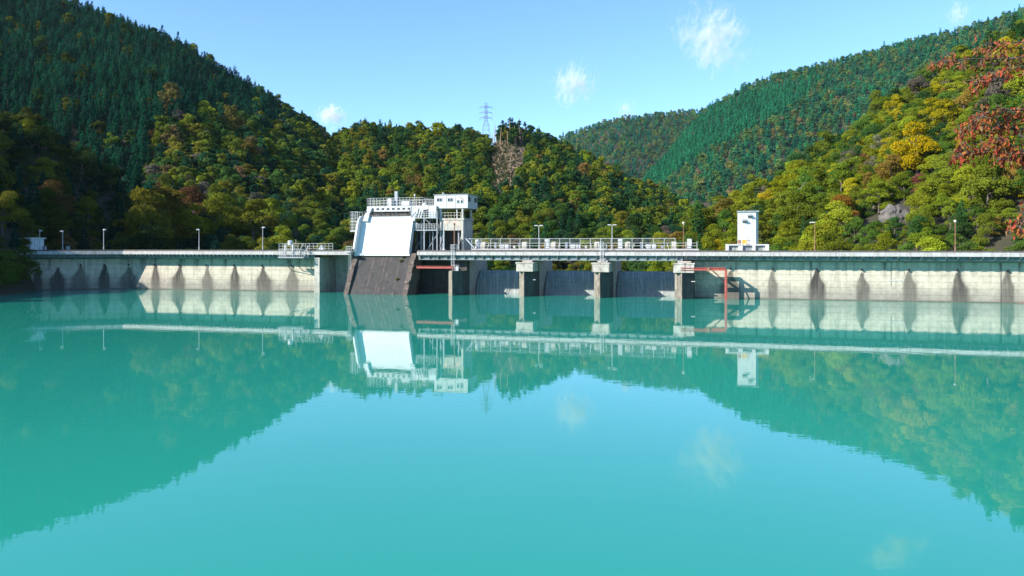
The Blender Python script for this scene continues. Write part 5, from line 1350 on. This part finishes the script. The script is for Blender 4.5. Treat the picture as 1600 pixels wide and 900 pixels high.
for q, ld, (row, zz) in zip(LC, LD, LK):
    L_ = rng.uniform(.034, .060); w_ = L_ * rng.uniform(.40, .52); side = ld.cross(Vector(rng.normal(size=3))).normalized(); nm = side.cross(ld).normalized()
    st_ = len(V); fold = rng.uniform(.1, .35) * w_; curl = rng.uniform(.05, .3) * L_
    pts_ = [q, q + ld * L_ * .35 + side * w_ * .5 + nm * fold, q + ld * L_ * .35 - nm * curl * .3, q + ld * L_ * .35 - side * w_ * .5 + nm * fold,
            q + ld * L_ * .72 + side * w_ * .38 + nm * fold * .6 - nm * curl * .6, q + ld * L_ * .72 - nm * curl * .9, q + ld * L_ * .72 - side * w_ * .38 + nm * fold * .6 - nm * curl * .6, q + ld * L_ - nm * curl * 1.6]
    V += [tuple(v) for v in pts_]; a_ = st_
    Fq += [(a_, a_ + 1, a_ + 2, a_ + 2), (a_, a_ + 2, a_ + 3, a_ + 3), (a_ + 1, a_ + 4, a_ + 5, a_ + 2), (a_ + 2, a_ + 5, a_ + 6, a_ + 3), (a_ + 4, a_ + 7, a_ + 5, a_ + 5), (a_ + 5, a_ + 7, a_ + 6, a_ + 6)]
    r_ = rng.uniform(); 
    c_ = (.40, .085, .045) if r_ < .40 else (.44, .16, .05) if r_ < .70 else (.27, .16, .07) if r_ < .86 else (.22, .18, .015) if r_ < .93 else (.13, .03, .025)
    if row < 100: c_ = tuple(np.array(c_) * .6 + np.array((.24, .12, .06)) * .4)
    g_ = rng.uniform(.75, 1.3); Cc += [(c_[0] * g_, c_[1] * g_, c_[2] * g_, 1)] * 8
me = bpy.data.meshes.new('leaves'); me.from_pydata(V, [], [tuple(dict.fromkeys(f)) for f in Fq]); me.update()
at_ = me.attributes.new('leafcol', 'FLOAT_COLOR', 'POINT'); at_.data.foreach_set('color', np.array(Cc, np.float32).ravel())
me.materials.append(M['redleaf']); o = bpy.data.objects.new('leaves', me); COL.objects.link(o); o.parent = CH

# leaf-strewn soil at the foot of the wall, far right
gs, gt = np.meshgrid(np.linspace(S(1545), S(1760), 30), np.linspace(0, 1, 8)); tpr = np.clip((gs - S(1545)) / 9, 0, 1)
zz_ = (1 - gt) * .75 * tpr - .35 + .12 * fbm(gs, gt * 3, 3, 3); uu_ = -gt * 2.6 * (0.3 + tpr) - .01
ids = np.arange(240).reshape(8, 30); Fq = np.stack([ids[:-1, :-1], ids[1:, :-1], ids[1:, 1:], ids[:-1, 1:]], -1).reshape(-1, 4)
Vw = np.array([W(a, b, c) for a, b, c in zip(gs.ravel(), uu_.ravel(), zz_.ravel())])
M['litter'] = weathered('leaf_litter', (.24, .14, .09), (.12, .07, .045), .95, amount=.9, grain=6, streak=0, bump=.6)
o = bpy.data.objects.new('shore_soil', mesh_np('shore_soil', Vw, Fq, M['litter'], smooth=True)); COL.objects.link(o); tag(o, kind='structure')

# ================================================================== CLOUDS
def cloud_mat(name, dens, scale, seed, thr):
    m, nt, out = nmat(name)
    tc = nd(nt, 'ShaderNodeTexCoord')
    ln = nd(nt, 'ShaderNodeVectorMath', operation='LENGTH'); nt.links.new(tc.outputs['Object'], ln.inputs[0])
    mp = nd(nt, 'ShaderNodeMapping'); mp.inputs['Location'].default_value = (seed * 3.1, seed * 1.7, seed * .9); mp.inputs['Scale'].default_value = (1.7, 1.0, .9); mp.inputs['Rotation'].default_value = (0, .7, 0); nt.links.new(tc.outputs['Object'], mp.inputs[0])
    n1 = nd(nt, 'ShaderNodeTexNoise', Scale=scale, Detail=8.0, Roughness=0.66, Distortion=1.3); nt.links.new(mp.outputs[0], n1.inputs['Vector'])
    a = nd(nt, 'ShaderNodeMath', operation='MULTIPLY_ADD'); nt.links.new(ln.outputs['Value'], a.inputs[0]); a.inputs[1].default_value = -0.30; nt.links.new(n1.outputs['Fac'], a.inputs[2])
    r_ = nd(nt, 'ShaderNodeMapRange'); r_.inputs[1].default_value = thr; r_.inputs[2].default_value = thr + .19; r_.inputs[3].default_value = 0; r_.inputs[4].default_value = dens; nt.links.new(a.outputs[0], r_.inputs[0])
    v = nd(nt, 'ShaderNodeVolumePrincipled'); v.inputs['Color'].default_value = (1, 1, 1, 1); v.inputs['Anisotropy'].default_value = 0.0
    nt.links.new(r_.outputs[0], v.inputs['Density']); nt.links.new(v.outputs[0], out.inputs['Volume']); return m
YC = 5200
for i, (x, y, wx, wz, dens, sc_, thr, lb) in enumerate((
    (1114, 58, 160, 145, .024, 2.4, .35, 'largest wispy white cloud high above the far mountain'), (895, 131, 92, 96, .024, 2.2, .35, 'lone puff of cloud midway above the pylon hill'),
    (518, 181, 66, 52, .03, 2.0, .34, 'small bright cloud just above the left ridge'), (979, 171, 50, 44, .010, 2.0, .36, 'faint tiny cloud touching the far ridge'), (1497, 20, 50, 70, .010, 2.0, .36, 'faint cloud wisp above the far right ridge'), (1395, -88, 150, 80, .022, 2.4, .34, 'cloud past the top edge, seen mirrored in the water at lower right'))):
    mb = MB(); mb.ball((0, 0, 0), 1.0, 1.0, 24, 12); o = mb.build('cloud', cloud_mat('cloud_vapour', dens, sc_, i + 2, thr), smooth=True)
    o.location = at(x, y, YC); k = YC / F / 2; o.scale = (wx * k, 110, wz * k); tag(o, lb, 'cloud', 'clouds in the blue sky')
    o.rotation_euler = (0, R(18), 0)

# ================================================================== THE AIR
HAZE = 0.00002
mb = MB(); mb.box(-1700, 3200, -140, 3300, -8.5, 700)
m, nt, out = nmat('valley_haze'); v = nd(nt, 'ShaderNodeVolumePrincipled'); v.inputs['Color'].default_value = (.7, .88, 1.0, 1); v.inputs['Density'].default_value = HAZE; v.inputs['Anisotropy'].default_value = 0.2
nt.links.new(v.outputs[0], out.inputs['Volume'])
tag(mb.build('haze', m), kind='stuff')
